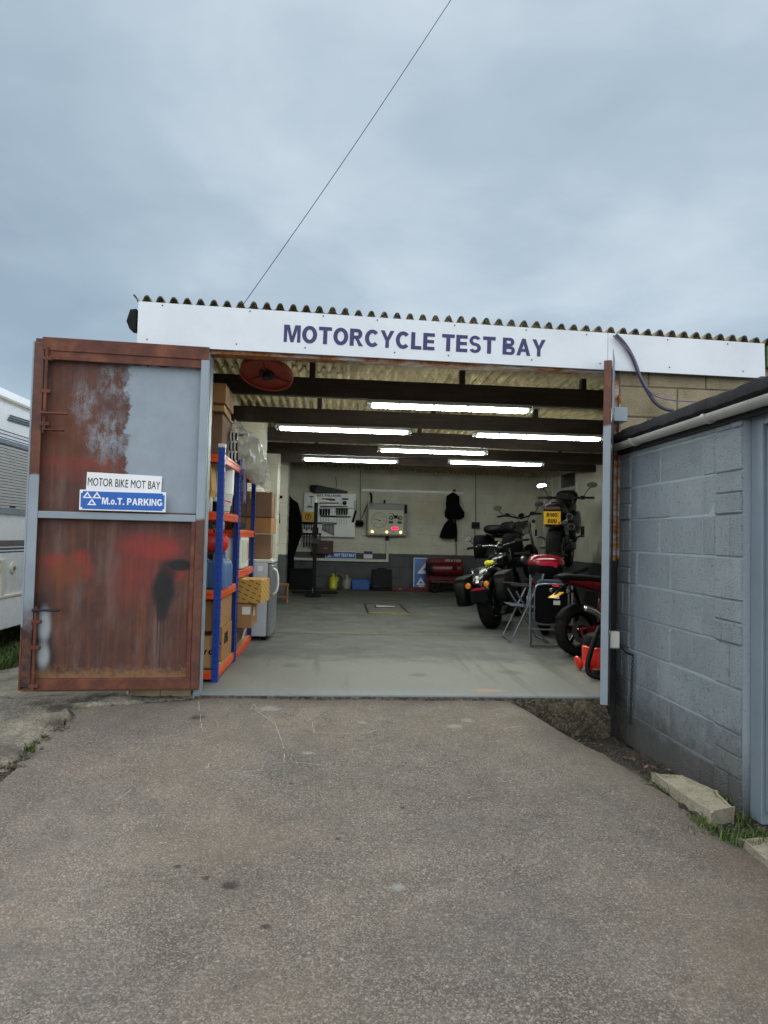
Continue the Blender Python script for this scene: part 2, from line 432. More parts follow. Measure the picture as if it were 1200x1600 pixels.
clear_mat('clear_film', '#efefec', .8, .18); clear_mat('blue_liquid', '#7f9fcc', .45, .2)
clear_mat('tube_cover', '#dde3df', .8, .25)

def m_fascia():
    t = NT('fascia_white'); p = t.pos(); s = t.sep(p)
    st = t.noise(t.mapv(p, (26, 1, 1.2)), 1, 5, .65); n = t.noise(p, 2.2, 5, .6); f = t.noise(p, 55, 5, .7)
    c = t.ramp(n, [(.3, lin('#d6dde4')), (.7, lin('#e6ebf0'))])
    c = t.mix(t.rng(st, .58, .8, 0, .1), c, lin('#a9a79c'))
    c = t.mix(t.rng(f, .62, .74, 0, .3), c, lin('#9a978c'))
    sm = t.math('ABSOLUTE', t.math('SUBTRACT', s[0], 1.93))
    c = t.mix(t.rng(sm, .002, .004, .6, 0), c, lin('#8d9196'))
    M['fascia_white'] = t.done(c, .4, t.bump(t.noise(p, 3, 3), .15, .01))
m_fascia()
def m_asphalt():
    t = NT('asphalt'); p = t.pos(); s = t.sep(p)
    big = t.noise(p, 1.1, 5, .6); mid = t.noise(p, 7, 5, .6); fine = t.noise(p, 130, 3, .75)
    c = t.ramp(t.math('ADD', t.math('MULTIPLY', big, .6), t.math('MULTIPLY', mid, .4)), [(.34, lin('#615a53')), (.5, lin('#7d746b')), (.64, lin('#978c80'))])
    st = t.vor(p, 190, 'F1', 'Color'); sv = t.sep(st)[0]; sd_ = t.vor(p, 190, 'F1', 'Distance')
    c = t.mix(.42, c, t.ramp(sv, [(0, lin('#2f2b29')), (.3, lin('#5f5851')), (.72, lin('#938a7f')), (.93, lin('#c6bbad'))]), 'MIX')
    c = t.mix(t.rng(fine, .35, .62, .42, 0), c, lin('#2d2a28'))
    st2 = t.sep(t.vor(p, 55, 'F1', 'Color'))[0]; d2 = t.vor(p, 55, 'F1', 'Distance')
    peb = t.math('MULTIPLY', t.rng(st2, .93, .95), t.rng(d2, .35, .28))
    c = t.mix(t.math('MULTIPLY', peb, .8), c, lin('#a59c90'))
    pit = t.math('MULTIPLY', t.rng(st2, .03, .01), t.rng(d2, .3, .2)); c = t.mix(t.math('MULTIPLY', pit, .6), c, lin('#2c2927'))
    tint = t.noise(t.mapv(p, (1, 1, 1), (11, 4, 2)), .8, 5, .65); c = t.mix(t.rng(tint, .42, .66, 0, .4), c, lin('#867868'))
    tint2 = t.noise(t.mapv(p, (1, 1, 1), (2, 14, 2)), 1.7, 6, .7); c = t.mix(t.rng(tint2, .5, .72, 0, .5), c, lin('#5d5b5a'))
    # dusty brown where the slab drains on to it and along the right edge
    n2 = t.noise(p, 2.6, 6, .65)
    edge = t.math('ADD', t.math('MULTIPLY', n2, .75), t.rng(s[0], .7, 1.9, -.3, .2))
    c = t.mix(t.rng(edge, .38, .7, 0, .55), c, lin('#6b5a49'))
    fr = t.rng(t.math('ADD', s[1], t.math('MULTIPLY', n2, .3)), -.02, .16, 0, .6); c = t.mix(fr, c, lin('#4f4740'))
    for (u, v, r) in ((-.37, -2.15, .035), (-.21, -2.38, .02), (-.6, -2.02, .014), (-.2, -1.3, .012), (-.86, -.38, .05), (-.47, -2.1, .018), (.35, -1.55, .012), (.04, -1.82, .012)):
        c = t.mix(t.math('MULTIPLY', t.blob(s[0], s[1], u, v, r*.9, r*.75, .45, t.noise(p, 45, 6, .7), 2.2), .7), c, lin('#26211d'))
    for (u, v, r) in ((.27, -2.17, .022), (-.42, -.2, .045), (.78, -.5, .03), (-.13, -.93, .02), (.88, -.4, .03), (.2, -.45, .02)):
        c = t.mix(t.math('MULTIPLY', t.blob(s[0], s[1], u, v, r*1.4, r, .5, t.noise(p, 34, 5, .7), 2.6), .42), c, lin('#a9aaa4'))
    # cracks
    ck = t.math('ABSOLUTE', t.math('SUBTRACT', t.noise(p, 1.3, 6, .6, .4), .5))
    cm = t.math('MULTIPLY', t.rng(ck, .0, .006, 1, 0), t.math('MULTIPLY', t.rng(t.noise(p, .9, 2), .52, .6), t.rng(s[1], -1.4, -.3)))
    c = t.mix(t.math('MULTIPLY', cm, .6), c, lin('#3a352f'))
    h = t.math('ADD', t.math('MULTIPLY', sd_, .6), t.math('MULTIPLY', fine, .6))
    nr = t.bump(h, .6, .005, t.bump(mid, .3, .02))
    M['asphalt'] = t.done(c, t.rng(fine, .3, .7, .78, .95), nr, Specular_IOR_Level=.3)
m_asphalt()
def m_floor():
    t = NT('floor_concrete'); p = t.pos(); s = t.sep(p)
    big = t.noise(p, 1.4, 6, .6); fine = t.noise(p, 60, 4, .7)
    wear = t.rng(t.math('ADD', s[1], t.math('MULTIPLY', t.math('SUBTRACT', t.noise(p, 3.5, 5, .6), .5), 1.1)), 1.25, 1.6)
    bare = t.ramp(big, [(.3, lin('#6d6d67')), (.5, lin('#7c7b74')), (.7, lin('#8b8880'))])
    paint = t.ramp(t.noise(p, 3, 6, .65), [(.3, lin('#494b49')), (.5, lin('#595a57')), (.7, lin('#6b6a64'))])
    c = t.mix(wear, bare, paint)
    lip = t.rng(t.math('ADD', s[1], t.math('MULTIPLY', t.noise(p, 4), .25)), .38, .2); c = t.mix(t.math('MULTIPLY', lip, .7), c, lin('#7d8589'))
    br = t.noise(t.mapv(p, (22, 260, 1)), 1, 3, .6); c = t.mix(t.math('MULTIPLY', t.rng(br, .42, .66), .38), c, lin('#4d4e49'))
    c = t.mix(t.rng(t.noise(p, 9, 7, .7), .6, .75, 0, .45), c, lin('#4b463e'))
    c = t.mix(t.rng(t.noise(t.mapv(p, (1, 1, 1), (4, 9, 0)), 16, 5, .75), .66, .74, 0, .5), c, lin('#b7b3a6'))
    c = t.mix(t.math('MULTIPLY', t.blob(s[0], s[1], 1.15, .2, .12, .05, .6, fine, .8), .5), c, lin('#b98a5a'))
    tm = t.noise(t.mapv(p, (5, .35, 1), (3, 1, 0)), 1, 5, .6); c = t.mix(t.rng(tm, .56, .7, 0, .45), c, lin('#3b3a37'))
    for (u, v, r) in ((.2, 1.9, .16), (1.2, 3.4, .22), (-.1, 4.4, .2), (.7, .75, .07), (1.5, .9, .09), (-.35, 1.1, .08)): c = t.mix(t.math('MULTIPLY', t.blob(s[0], s[1], u, v, r, r, .6, t.noise(p, 12, 6, .7), 2.4), .4), c, lin('#35322d'))
    M['floor_concrete'] = t.done(c, t.rng(big, .3, .7, .5, .75), t.bump(fine, .35, .004, t.bump(br, .15, .004)))
m_floor()
def m_rough(name, stops, sc=3, peb=60, bump=.8, dist=.02, rough=.92, mixk=.35):
    t = NT(name); p = t.pos()
    n = t.noise(p, sc, 8, .65); v = t.vor(p, peb, 'F1', 'Distance'); cc = t.sep(t.vor(p, peb, 'F1', 'Color'))[0]
    c = t.ramp(n, stops); c = t.mix(mixk, c, t.ramp(cc, [(0, lin('#3d362e')), (.5, stops[1][1]), (.9, lin('#b1a898'))]))
    c = t.mix(t.rng(t.noise(p, sc*12, 6, .7), .55, .75, 0, .55), c, lin('#231f1a'))
    h = t.math('ADD', t.math('MULTIPLY', v, -.35), t.noise(p, sc*9, 7, .7))
    if name == 'apron':
        q = t.sep(p); w = t.noise(p, 24, 7, .75)
        for (u, v, r, a) in ((-1.76, -.22, .12, .8), (-1.68, -.10, .1, .75), (-1.58, -.02, .1, .7), (-1.66, -.5, .1, .6), (-1.75, -.95, .16, .5), (-1.2, .03, .2, .5), (-1.95, -.1, .08, .5)): c = t.mix(t.math('MULTIPLY', t.blob(q[0], q[1], u, v, r, r*.5, .7, w, 2.8), a), c, lin('#2b2620'))
        ck = t.math('ABSOLUTE', t.math('ADD', t.math('SUBTRACT', q[1], .1), t.math('MULTIPLY', t.math('SUBTRACT', t.noise(p, 3, 5), .5), .18)))
        c = t.mix(t.math('MULTIPLY', t.rng(ck, .004, .010, 1, 0), t.rng(q[0], -1.75, -1.85)), c, lin('#211d18'))
    M[name] = t.done(c, rough, t.bump(h, bump, dist))
m_rough('apron', [(.3, lin('#4f4b44')), (.46, lin('#7d776c')), (.58, lin('#98917f')), (.72, lin('#b8b0a2'))], 2.6, 80, 1, .02, mixk=.3)
ap_extra = 1
m_rough('soil', [(.3, lin('#17120f')), (.5, lin('#30271f')), (.7, lin('#5a4c3e'))], 6, 110, 1, .02, mixk=.2)
m_rough('rough_concrete', [(.3, lin('#2f2a22')), (.48, lin('#5a5142')), (.62, lin('#85795f')), (.75, lin('#a2967c'))], 9, 75, 1, .03, mixk=.35)
m_rough('stone', [(.3, lin('#8b8570')), (.5, lin('#a79f88')), (.7, lin('#b9b29b'))], 6, 140, .5, .006)
def m_blocks():
    # painted blockwork inside: cream above, dark grey dado
    t = NT('block_painted'); p = t.pos(); s = t.sep(p)
    n = t.noise(p, 2.2, 6, .6); f = t.noise(p, 70, 4, .65)
    up = t.ramp(n, [(.3, lin('#c6c2b2')), (.5, lin('#d2cfc1')), (.7, lin('#dbd9cd'))])
    up = t.mix(t.math('MULTIPLY', t.rng(t.noise(p, 30, 6, .75), .58, .7), .35), up, lin('#5e5b50'))
    up = t.mix(t.math('MULTIPLY', t.blob(s[0], s[2], 2.05, 1.75, .3, .3, .5, n, .8), .35), up, lin('#b59a55'))
    lo = t.ramp(n, [(.3, lin('#4c4f52')), (.7, lin('#5c6062'))])
    k = t.rng(t.math('ADD', s[2], t.math('MULTIPLY', t.math('SUBTRACT', t.noise(p, 9), .5), .02)), .767, .773)
    M['block_painted'] = t.done(t.mix(k, lo, up), .7, t.bump(f, .5, .006))
    t = NT('block_buff'); p = t.pos()
    n = t.noise(p, 4, 7, .65); f = t.noise(p, 90, 5, .7)
    c = t.ramp(n, [(.3, lin('#877b60')), (.5, lin('#a39679')), (.7, lin('#b5aa8d'))])
    c = t.mix(t.rng(t.vor(p, 110), .1, .35, .4, 0), c, lin('#4f4634'))
    M['block_buff'] = t.done(c, .9, t.bump(f, 1, .012))
    t = NT('block_grey'); p = t.pos(); s = t.sep(p)
    n = t.noise(p, 3, 6, .6); f = t.noise(p, 44, 9, .82); v = t.vor(p, 150)
    oi = t.new('ShaderNodeObjectInfo').outputs['Random']
    c = t.ramp(n, [(.3, lin('#98a4ac')), (.5, lin('#a4b0b8')), (.7, lin('#aeb9c0'))])
    c = t.mix(t.math('MULTIPLY', oi, .35), c, lin('#7b868e')); c = t.mix(t.rng(f, .38, .45, .75, 0), c, lin('#48525a'))
    c = t.mix(t.rng(t.noise(p, 16, 6, .7), .6, .75, 0, .4), c, lin('#aab3b8'))
    c = t.mix(t.math('MULTIPLY', t.rng(t.noise(t.mapv(p, (1, 9, .8), (0, 2, 1)), 1, 5, .65), .55, .72), .3), c, lin('#5f676b'))
    # splashed mud along the foot of the wall and down the wet corner by the door
    g = t.math('ADD', t.math('ADD', s[2], t.math('MULTIPLY', t.noise(p, 9, 8, .75), -.75)), .33)
    c = t.mix(t.rng(g, -.14, .2, .8, 0), c, lin('#4d453a'))
    g2 = t.math('ADD', t.math('ADD', t.math('MULTIPLY', s[1], -1.1), t.math('MULTIPLY', s[2], .55)), t.math('MULTIPLY', t.noise(p, 8, 6, .65), .5))
    c = t.mix(t.math('MULTIPLY', t.rng(g2, .25, .62, .9, 0), t.rng(s[2], .75, .2)), c, lin('#2e2924'))
    h = t.math('ADD', f, t.math('MULTIPLY', v, -.5))
    M['block_grey'] = t.done(c, .55, t.bump(h, 1, .016, t.bump(t.noise(p, 28, 4, .6), .35, .012)))
m_blocks()
def m_roof():
    t = NT('roof_cement'); p = t.pos(); s = t.sep(p)
    n = t.noise(p, 5, 7, .65); n2 = t.noise(p, 22, 5, .7)
    c = t.ramp(n, [(.3, lin('#8f8160')), (.5, lin('#b0a27c')), (.7, lin('#c8bb97'))])
    c = t.mix(t.rng(t.noise(t.mapv(p, (34, 1.6, 1)), 1, 5, .65), .5, .68, 0, .35), c, lin('#4b422c')); c = t.mix(t.rng(n2, .58, .72, 0, .35), c, lin('#4f4530'))
    c = t.mix(t.math('MULTIPLY', t.blob(s[0], s[1], -.55, .75, .45, .6, .5, n, 1), .8), c, lin('#8a4f22'))
    # lichen and soot on the weathered edge and upper face
    out = t.rng(t.math('ADD', s[1], t.math('MULTIPLY', n, .05)), -.02, .05, .95, 0)
    c = t.mix(out, c, t.ramp(n2, [(.35, lin('#262422')), (.55, lin('#57514a')), (.75, lin('#857d70'))]))
    M['roof_cement'] = t.done(c, .9, t.bump(n2, .6, .008))
    t = NT('timber'); p = t.pos()
    g = t.noise(t.mapv(p, (2, 30, 40)), 1, 6, .6); n = t.noise(p, 4, 5, .6)
    c = t.mix(t.rng(n, .35, .7, 0, .7), t.ramp(g, [(.3, lin('#241b16')), (.7, lin('#43342a'))]), lin('#1a1512'))
    M['timber'] = t.done(c, .8, t.bump(g, .3, .005))
    t = NT('steel_lintel'); p = t.pos(); s = t.sep(p)
    n = t.noise(t.mapv(p, (3, 3, 9)), 1, 6, .65); w = t.noise(p, 26, 6, .7)
    c = t.mix(t.rng(w, .3, .7), lin('#bdbbb2'), lin('#9ea4a9'))
    rust = t.ramp(w, [(.3, lin('#5a2d16')), (.5, lin('#96571f')), (.7, lin('#c39a5a'))])
    M['steel_lintel'] = t.done(t.mix(t.rng(n, .42, .54), c, rust), .7, t.bump(w, .4, .004))
m_roof()
def m_rust():
    t = NT('rusty_steel'); p = t.pos()
    n = t.noise(p, 7, 7, .65); f = t.noise(p, 80, 5, .7)
    c = t.ramp(n, [(.28, lin('#4a2a22')), (.5, lin('#613629')), (.66, lin('#7b4a31')), (.8, lin('#6a4b40'))])
    c = t.mix(t.rng(f, .55, .75, 0, .5), c, lin('#2f1c17'))
    M['rusty_steel'] = t.done(c, .75, t.bump(f, .4, .003))
    # the big leaf's skin: primer brown streaked with rust, fresh grey paint, overspray (door-local x, z)
    t = NT('door_skin'); o = t.obj(); s = t.sep(o); u, v = s[0], s[2]
    w = t.noise(o, 6, 7, .65); w2 = t.noise(t.mapv(o, (1, 1, 1), (5, 3, 1)), 22, 6, .7); f = t.noise(o, 120, 4, .7)
    st = t.noise(t.mapv(o, (24, 1, 1.1)), 1, 5, .6, .1); st2 = t.noise(t.mapv(o, (70, 1, 1.6), (3, 0, 2)), 1, 4, .6)
    c = t.ramp(w, [(.28, lin('#412823')), (.5, lin('#53342c')), (.7, lin('#644136'))])
    c = t.mix(t.rng(st, .52, .72, 0, .75), c, lin('#7a4523'))
    c = t.mix(t.rng(st2, .56, .68, 0, .5), c, lin('#38221d'))
    c = t.mix(t.math('MULTIPLY', t.rng(t.noise(t.mapv(o, (9, 1, 2)), 1, 5), .5, .7), .35), c, lin('#85736c'))
    c = t.mix(t.rng(f, .55, .72, 0, .35), c, lin('#2b1a16'))
    red = lin('#93302c'); brk = t.rng(t.math('ADD', t.math('MULTIPLY', t.noise(t.mapv(o, (60, 1, 3)), 1, 5, .7), .6), t.math('MULTIPLY', w2, .4)), .36, .6)
    def put(c, cu, cv, ru, rv, col, a, soft=.45, amt=.9):
        m_ = t.math('MULTIPLY', t.blob(u, v, cu, cv, ru, rv, soft, w, amt), a)
        if col is red: m_ = t.math('MULTIPLY', m_, t.math('ADD', .35, t.math('MULTIPLY', brk, .65)))
        return t.mix(m_, c, col)
    for q in ((-.27, .93, .1, .06, red, .8, .6, 1.2), (-.36, .97, .21, .08, red, .75, .6, 1.3), (-.43, .83, .14, .14, red, .5, .7, 1.5), (-.17, .78, .07, .05, red, .7), (-.48, .66, .13, .12, red, .3, .7, 1.4),
              (-.98, .855, .07, .045, red, .9, .6, 1.2), (-.81, .87, .055, .05, red, .9, .6, 1.2), (-.76, .79, .04, .06, red, .6), (-.9, .78, .12, .09, lin('#7d3f22'), .7, .7, 1.2),
              (-.85, 1.52, .26, .035, red, .6, .7, 1.6), (-.78, 1.44, .25, .05, red, .35, .7, 1.6), (-.9, 1.75, .2, .25, lin('#6d3a1f'), .5)): c = put(c, *q)
    # grey paint rolled over the right half of the upper panel
    e = t.math('ADD', u, t.math('ADD', t.math('MULTIPLY', t.math('SUBTRACT', w, .5), .22), t.math('MULTIPLY', t.math('SUBTRACT', w2, .5), .12)))
    g = t.math('MULTIPLY', t.rng(e, -.56, -.535), t.math('MULTIPLY', t.rng(v, 1.19, 1.2), t.rng(t.math('ADD', v, t.math('MULTIPLY', t.math('SUBTRACT', w2, .5), .08)), 2.21, 2.2)))
    roll = t.rng(t.math('ADD', t.math('MULTIPLY', t.noise(t.mapv(o, (14, 1, 7), (2, 2, 2)), 1, 6, .75), .7), t.math('MULTIPLY', f, .3)), .44, .56)
    pa = t.math('MULTIPLY', t.math('MULTIPLY', t.blob(u, v, -.66, 1.70, .13, .15, .6, w2, 1.8), .75), roll)
    pb = t.math('MULTIPLY', t.math('MULTIPLY', t.blob(u, v, -.83, 1.93, .07, .12, .6, w2, 1.6), .6), roll)
    pc = t.math('MULTIPLY', t.math('MULTIPLY', t.blob(u, v, -.62, 2.08, .1, .12, .6, w2, 1.6), .6), roll)
    grey = t.ramp(w, [(.3, lin('#8a969f')), (.7, lin('#97a3ad'))])
    for q in (g, pa, pb, pc): c = t.mix(q, c, grey)
    # black spray with drips, white bare patches at the bolt
    blk = lin('#17191c')
    for q in ((-.262, .66, .075, .13, blk, .95, .3, .5), (-.235, .78, .06, .09, blk, .75, .4, .5), (-.155, .835, .075, .04, blk, .95, .25, .4), (-.268, .53, .04, .08, blk, .85, .35, .3),
              (-1.05, .32, .07, .3, blk, .85, .4, .5), (-1.0, .22, .08, .12, blk, .6, .5, .5)): c = put(c, *q)
    for uu, l0 in ((-.292, .18), (-.272, .1), (-.252, .27)):
        d = t.math('MULTIPLY', t.rng(t.math('ABSOLUTE', t.math('SUBTRACT', u, uu)), .003, .006, 1, 0), t.math('MULTIPLY', t.rng(v, l0, l0+.05), t.rng(v, .55, .5)))
        c = t.mix(t.math('MULTIPLY', d, .6), c, blk)
    for q in ((-1.02, .42, .035, .1, lin('#b9c0c4'), .85, .6, .6), (-1.02, .22, .035, .08, lin('#b9c0c4'), .8, .6, .6)): c = put(c, *q)
    c = t.mix(t.math('MULTIPLY', t.rng(t.math('ADD', v, t.math('MULTIPLY', w2, -.25)), .02, -.05), .8), c, lin('#8c6a45'))
    rg = t.math('ADD', .55, t.math('MULTIPLY', w, .3))
    M['door_skin'] = t.done(c, rg, t.bump(f, .3, .002, t.bump(w2, .25, .004)))
    # stile and leaf colours, split at a height in door-local z
    def split(name, zs, a, b, low=None):
        t = NT(name); o = t.obj(); s = t.sep(o); w = t.noise(o, 14, 6, .7)
        k = t.rng(t.math('ADD', s[2], t.math('MULTIPLY', t.math('SUBTRACT', w, .5), .06)), zs-.008, zs+.008)
        r = t.ramp(t.noise(o, 9, 7, .65), [(.3, lin('#48291f')), (.5, lin('#5f382b')), (.7, lin('#75472f'))])
        gq = t.ramp(t.noise(o, 4, 5), [(.3, lin('#8a959e')), (.7, lin('#98a3ac'))])
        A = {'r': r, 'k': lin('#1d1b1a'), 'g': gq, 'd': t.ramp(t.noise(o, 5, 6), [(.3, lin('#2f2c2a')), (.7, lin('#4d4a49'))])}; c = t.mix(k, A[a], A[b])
        if low: c = t.mix(t.rng(t.math('ADD', s[2], t.math('MULTIPLY', w, .3)), low+.02, low+.3, 1, 0), c, t.mix(t.rng(w, .4, .6), lin('#2a2422'), r))
        M[name] = t.done(c, .6, t.bump(t.noise(o, 90, 4), .25, .003))
    split('stile_outer', .42, 'r', 'g'); split('stile_inner', 1.42, 'g', 'r', .5); split('stile_hinge', 1.16, 'r', 'g'); split('leaf_post', 1.92, 'g', 'r'); split('leaf_skin_shaded', 2.0, 'd', 'g')  # narrow leaf's dark lower skin is shade put into the colour
m_rust()
def m_carton():
    t = NT('carton_print'); o = t.obj(); s = t.sep(o)
    a = t.math('ADD', t.math('MULTIPLY', t.math('ADD', s[0], s[1]), 1), t.math('MULTIPLY', s[2], 2.2))
    st = t.math('FRACT', t.math('MULTIPLY', a, 9)); d = t.math('FRACT', t.math('MULTIPLY', t.math('SUBTRACT', t.math('ADD', s[0], s[1]), t.math('MULTIPLY', s[2], .4)), 14))
    k = t.math('MULTIPLY', t.math('LESS_THAN', st, .2), t.math('LESS_THAN', d, .62))
    M['carton_print'] = t.done(t.mix(t.math('MULTIPLY', k, .85), lin('#c49a4f'), lin('#2b211a')), .8)
m_carton()
# ------------------------------------------------------------------ ground
def sst(a, b, x):
    t = max(0, min(1, (x-a)/(b-a))); return t*t*(3-2*t)
def hgt(x, y):
    z = -.022-.095*max(0, -y) if y > -3 else -.307-.04*(-3-y)
    z = max(z, -.48)
    if x > 1.2: z -= .17*sst(1.2, 1.75, x)*sst(-1.5, -.1, y) + .03*sst(1.6, 2, x)
    if x < -1.5: z += (-.085-z)*(1-sst(-2.3, -1.5, x))*.75
    if x < -2.3: z -= .2*(1-sst(-3.6, -2.3, x))
    return z
def grid(xs, ys, fn):
    bm = bmesh.new(); V = [[bm.verts.new((x, y, fn(x, y))) for x in xs] for y in ys]
    for a, b in zip(V, V[1:]):
        for i in range(len(xs)-1): bm.faces.new((a[i], a[i+1], b[i+1], b[i]))
    mb = MB(); mb.bm.free(); mb.bm = bm; return mb
from mathutils import noise as NZ
def fr(a, b, st): n = max(1, int(round((b-a)/st))); return [a+(b-a)*i/n for i in range(n+1)]
xs = fr(-30, -8, 4)[:-1]+fr(-8, -3, .5)[:-1]+fr(-3, 2.6, .05)+fr(3, 8, 1)+fr(12, 30, 6)
ys = fr(-30, -7, 4)[:-1]+fr(-7, -2.5, .4)[:-1]+fr(-2.5, .6, .05)+fr(1, 12, .8)+fr(16, 40, 6)
def soil_z(x, y):
    z = hgt(x, y)-.03
    if 1.1 < x < 2.2 and -2.4 < y < .2: z += .03*NZ.noise((x*7, y*7, 1))+.028*NZ.noise((x*22, y*22, 4))-.03*sst(1.4, 1.7, x)*sst(-.6, -.15, y)+.012*sst(1.7, 2.05, x)
    return z
struct(grid(xs, ys, soil_z).build('ground', 'soil', smooth=True))
far = MB(); far.box((0, 0, -.75), (1600, 1600, .02), bev=0); struct(far.build('terrain', 'soil'))
def xl(y): # left edge of the tarmac
    b = -1.66 if y < -.2 else -1.66+.72*sst(-.25, .02, y)
    return b+.06*NZ.noise((y*3, 0, 0))+.035*NZ.noise((y*11, 3, 0))+.02*NZ.noise((y*31, 5, 0))-max(0, (-1.6-y))*.9*0
def xr(y):
    pts = [(.03, 1.28), (-.1, 1.42), (-.3, 1.6), (-.55, 1.72), (-1.2, 1.72), (-1.7, 1.78), (-2.1, 1.95), (-2.6, 2.4), (-4, 3.2), (-14, 3.4)]
    for (a, b), (c, d) in zip(pts, pts[1:]):
        if a >= y >= c: return b+(d-b)*(y-a)/(c-a)+.02*NZ.noise((y*6, 7, 0))+.01*NZ.noise((y*19, 2, 0))
    return pts[-1][1]
def driveway():
    mb = MB(); bm = mb.bm; rows = []
    yy = fr(-14, -3, .6)[:-1]+fr(-3, -.004, .04)
    for y in yy:
        a, b = xl(y)-(max(0, -1.9-y)*.8), xr(y); n = 90; row = []
        for i in range(n+1):
            x = a+(b-a)*i/n; e = min(i, n-i)/n
            z = hgt(x, y)+.006*NZ.noise((x*2.2, y*2.2, 0))-.014*max(0, 1-e*30)
            row.append(bm.verts.new((x, y, z)))
        row = [bm.verts.new((a-.01, y, hgt(a, y)-.09))]+row+[bm.verts.new((b+.01, y, hgt(b, y)-.09))]
        rows.append(row)
    for p, q in zip(rows, rows[1:]):
        for i in range(len(p)-1): bm.faces.new((p[i], p[i+1], q[i+1], q[i]))
    return struct(mb.build('driveway', 'asphalt', smooth=50))
drive = driveway()
def apron():
    def z(x, y): return hgt(x, y)+.012+.01*NZ.noise((x*3, y*3, 2))+.02*NZ.noise((x*11, y*11, 5))*sst(.6, -.1, y)+.012*NZ.noise((x*30, y*30, 5))*sst(.3, -.1, y)
    mb = MB(); bm = mb.bm; rows = []
    for y in fr(-1.15, 1.6, .035):
        b = xl(min(y, .02))-.01+.03*NZ.noise((y*9, 9, 0)); b = min(b, -.93)
        if y > .0: b = -.96
        a = -4.6; row = []
        for i in range(71):
            q = (i/70)**.6; x = a+(b-a)*q; row.append(bm.verts.new((x, y, z(x, y)-(.03 if i == 70 else 0)-.05*sst(-1.0, -1.15, y))))
        rows.append(row)
    for p, q in zip(rows, rows[1:]):
        for i in range(70): bm.faces.new((p[i], p[i+1], q[i+1], q[i]))
    return struct(mb.build('path', 'apron', smooth=True))
apron()
# ------------------------------------------------------------------ the workshop
XL, XR, YB, ZF = -1.2, 4.4, 10.0, 0.0
shop = thing('workshop_building', 'blockwork workshop with open front, corrugated roof and dark timber beams', 'building')
fl = MB(); fl.box((1.6, 5.0, -.2), (6.0, 9.97, .4), bev=.008); fl.build('floor', 'floor_concrete', shop, loc=(0, .006, 0))
lip = MB()   # broken concrete under the slab's front edge
bm = lip.bm; rows = []
for i in range(121):
    x = -.95+2.95*i/120; row = []
    for k in range(9):
        z = -.006-.05*k; y = -.004-.02*k/8*1.0-.045*abs(NZ.noise((x*9, z*9, 0)))-.012*abs(NZ.noise((x*30, z*30, 3)))*(k > 0)
        row.append(bm.verts.new((x, y-(.0 if k else -.004), z)))
    rows.append(row)
for p, q in zip(rows, rows[1:]):
    for k in range(8): bm.faces.new((p[k], q[k], q[k+1], p[k+1]))
lip.build('slab_edge', 'rough_concrete', shop, smooth=True)
for (x0, x1, y) in ((-.7, 2.0, 3.02), (-.4, 1.9, 5.0), (-.8, 2.4, 8.9)):
    b = MB(); b.box(((x0+x1)/2, y, .0095), (x1-x0, .018, .003), bev=0); b.build('floor_line', 'line_yellow', shop)
def block_mesh(l, h, d, key={}):
    k = (round(l, 3), round(h, 3), round(d, 3))
    if k not in key:
        bm = bmesh.new(); bmesh.ops.create_cube(bm, size=1)
        for v in bm.verts: v.co = Vector((v.co.x*l, v.co.y*d, v.co.z*h))
        bmesh.ops.bevel(bm, geom=bm.edges[:], offset=.006, segments=1, affect='EDGES')
        me = bpy.data.meshes.new('block'); bm.to_mesh(me); bm.free(); key[k] = me
    return key[k]
def lay(parent, o, u, L, z0, rows, bl, bh, m, nrm, clip=None, joint=.009, d=.03, stuff=None, first=0):
    "courses of blocks on the plane through o along unit u; nrm points out of the wall"
    u = Vector(u); nrm = Vector(nrm); ang = math.atan2(u.y, u.x); n = 0
    sm = MB() if stuff else None
    for r in range(rows):
        s = 0; off = (bl/2 if (r+first) % 2 else 0)
        e = [0]+[x for x in fr(off, off+bl*int(L/bl+2), bl) if .06 < x < L-.06]+[L]
        for a, b in zip(e, e[1:]):
            c = Vector(o)+u*((a+b)/2)+Vector((0, 0, z0+bh*(r+.5)))+nrm*(random.uniform(-.0025, .0025))
            if clip and clip((a+b)/2, z0+bh*(r+.5)): continue
            l = b-a-joint
            if stuff: sm.box(c, (l, d, bh-joint), (0, 0, ang), bev=0)
            else:
                me = block_mesh(l, bh-joint, d)
                if not me.materials: me.materials.append(M[m])
                ob = bpy.data.objects.new('block', me); COL.objects.link(ob); ob.parent = parent; ob.location = c
                ob.rotation_euler = (random.uniform(-.004, .004), random.uniform(-.003, .003), ang+random.uniform(-.004, .004))
            n += 1
    if stuff: tag(sm.build(stuff, m, parent), kind='stuff')
    return n
mt = NT('mortar_painted'); M['mortar_painted'] = mt.done(lin('#8d8a7c'), .9); 
def zr(x): return 2.708-.0212*(x+1.41)        # underside of the roof sheets
# back wall
bw = MB(); bw.prism([(-1.4, -.25), (4.6, -.25), (4.6, 2.612), (-1.4, 2.738)], YB+.011, YB+.22); bwo = bw.build('back_wall', 'block_painted', shop)
lay(bwo, (XL, YB+.015, 0), (1, 0, 0), XR-XL, 0.0, 11, .47, .24, 'block_painted', (0, -1, 0))
lw = MB(); lw.box((XL-.106, 5.1, 1.21), (.2, 10.18, 2.93), bev=0); lwo = lw.build('left_wall', 'block_painted', shop)
ow = MB(); ow.box((XL-.214, 5.1, 1.0), (.014, 10.16, 2.5), bev=0); ow.build('bounce_panel', 'white_enamel', shop)  # unseen pale panel outside the left wall, added to bounce light on the motorhome
lay(lwo, (XL-.015, 3.7, 0), (0, 1, 0), 6.3, 0, 11, .47, .24, 'block_painted', (1, 0, 0), clip=lambda a, z: z < .3)
lay(lwo, (XL-.015, .2, 0), (0, 1, 0), 3.5, 0, 11, .47, .24, 'block_painted', (1, 0, 0), stuff='blockwork')
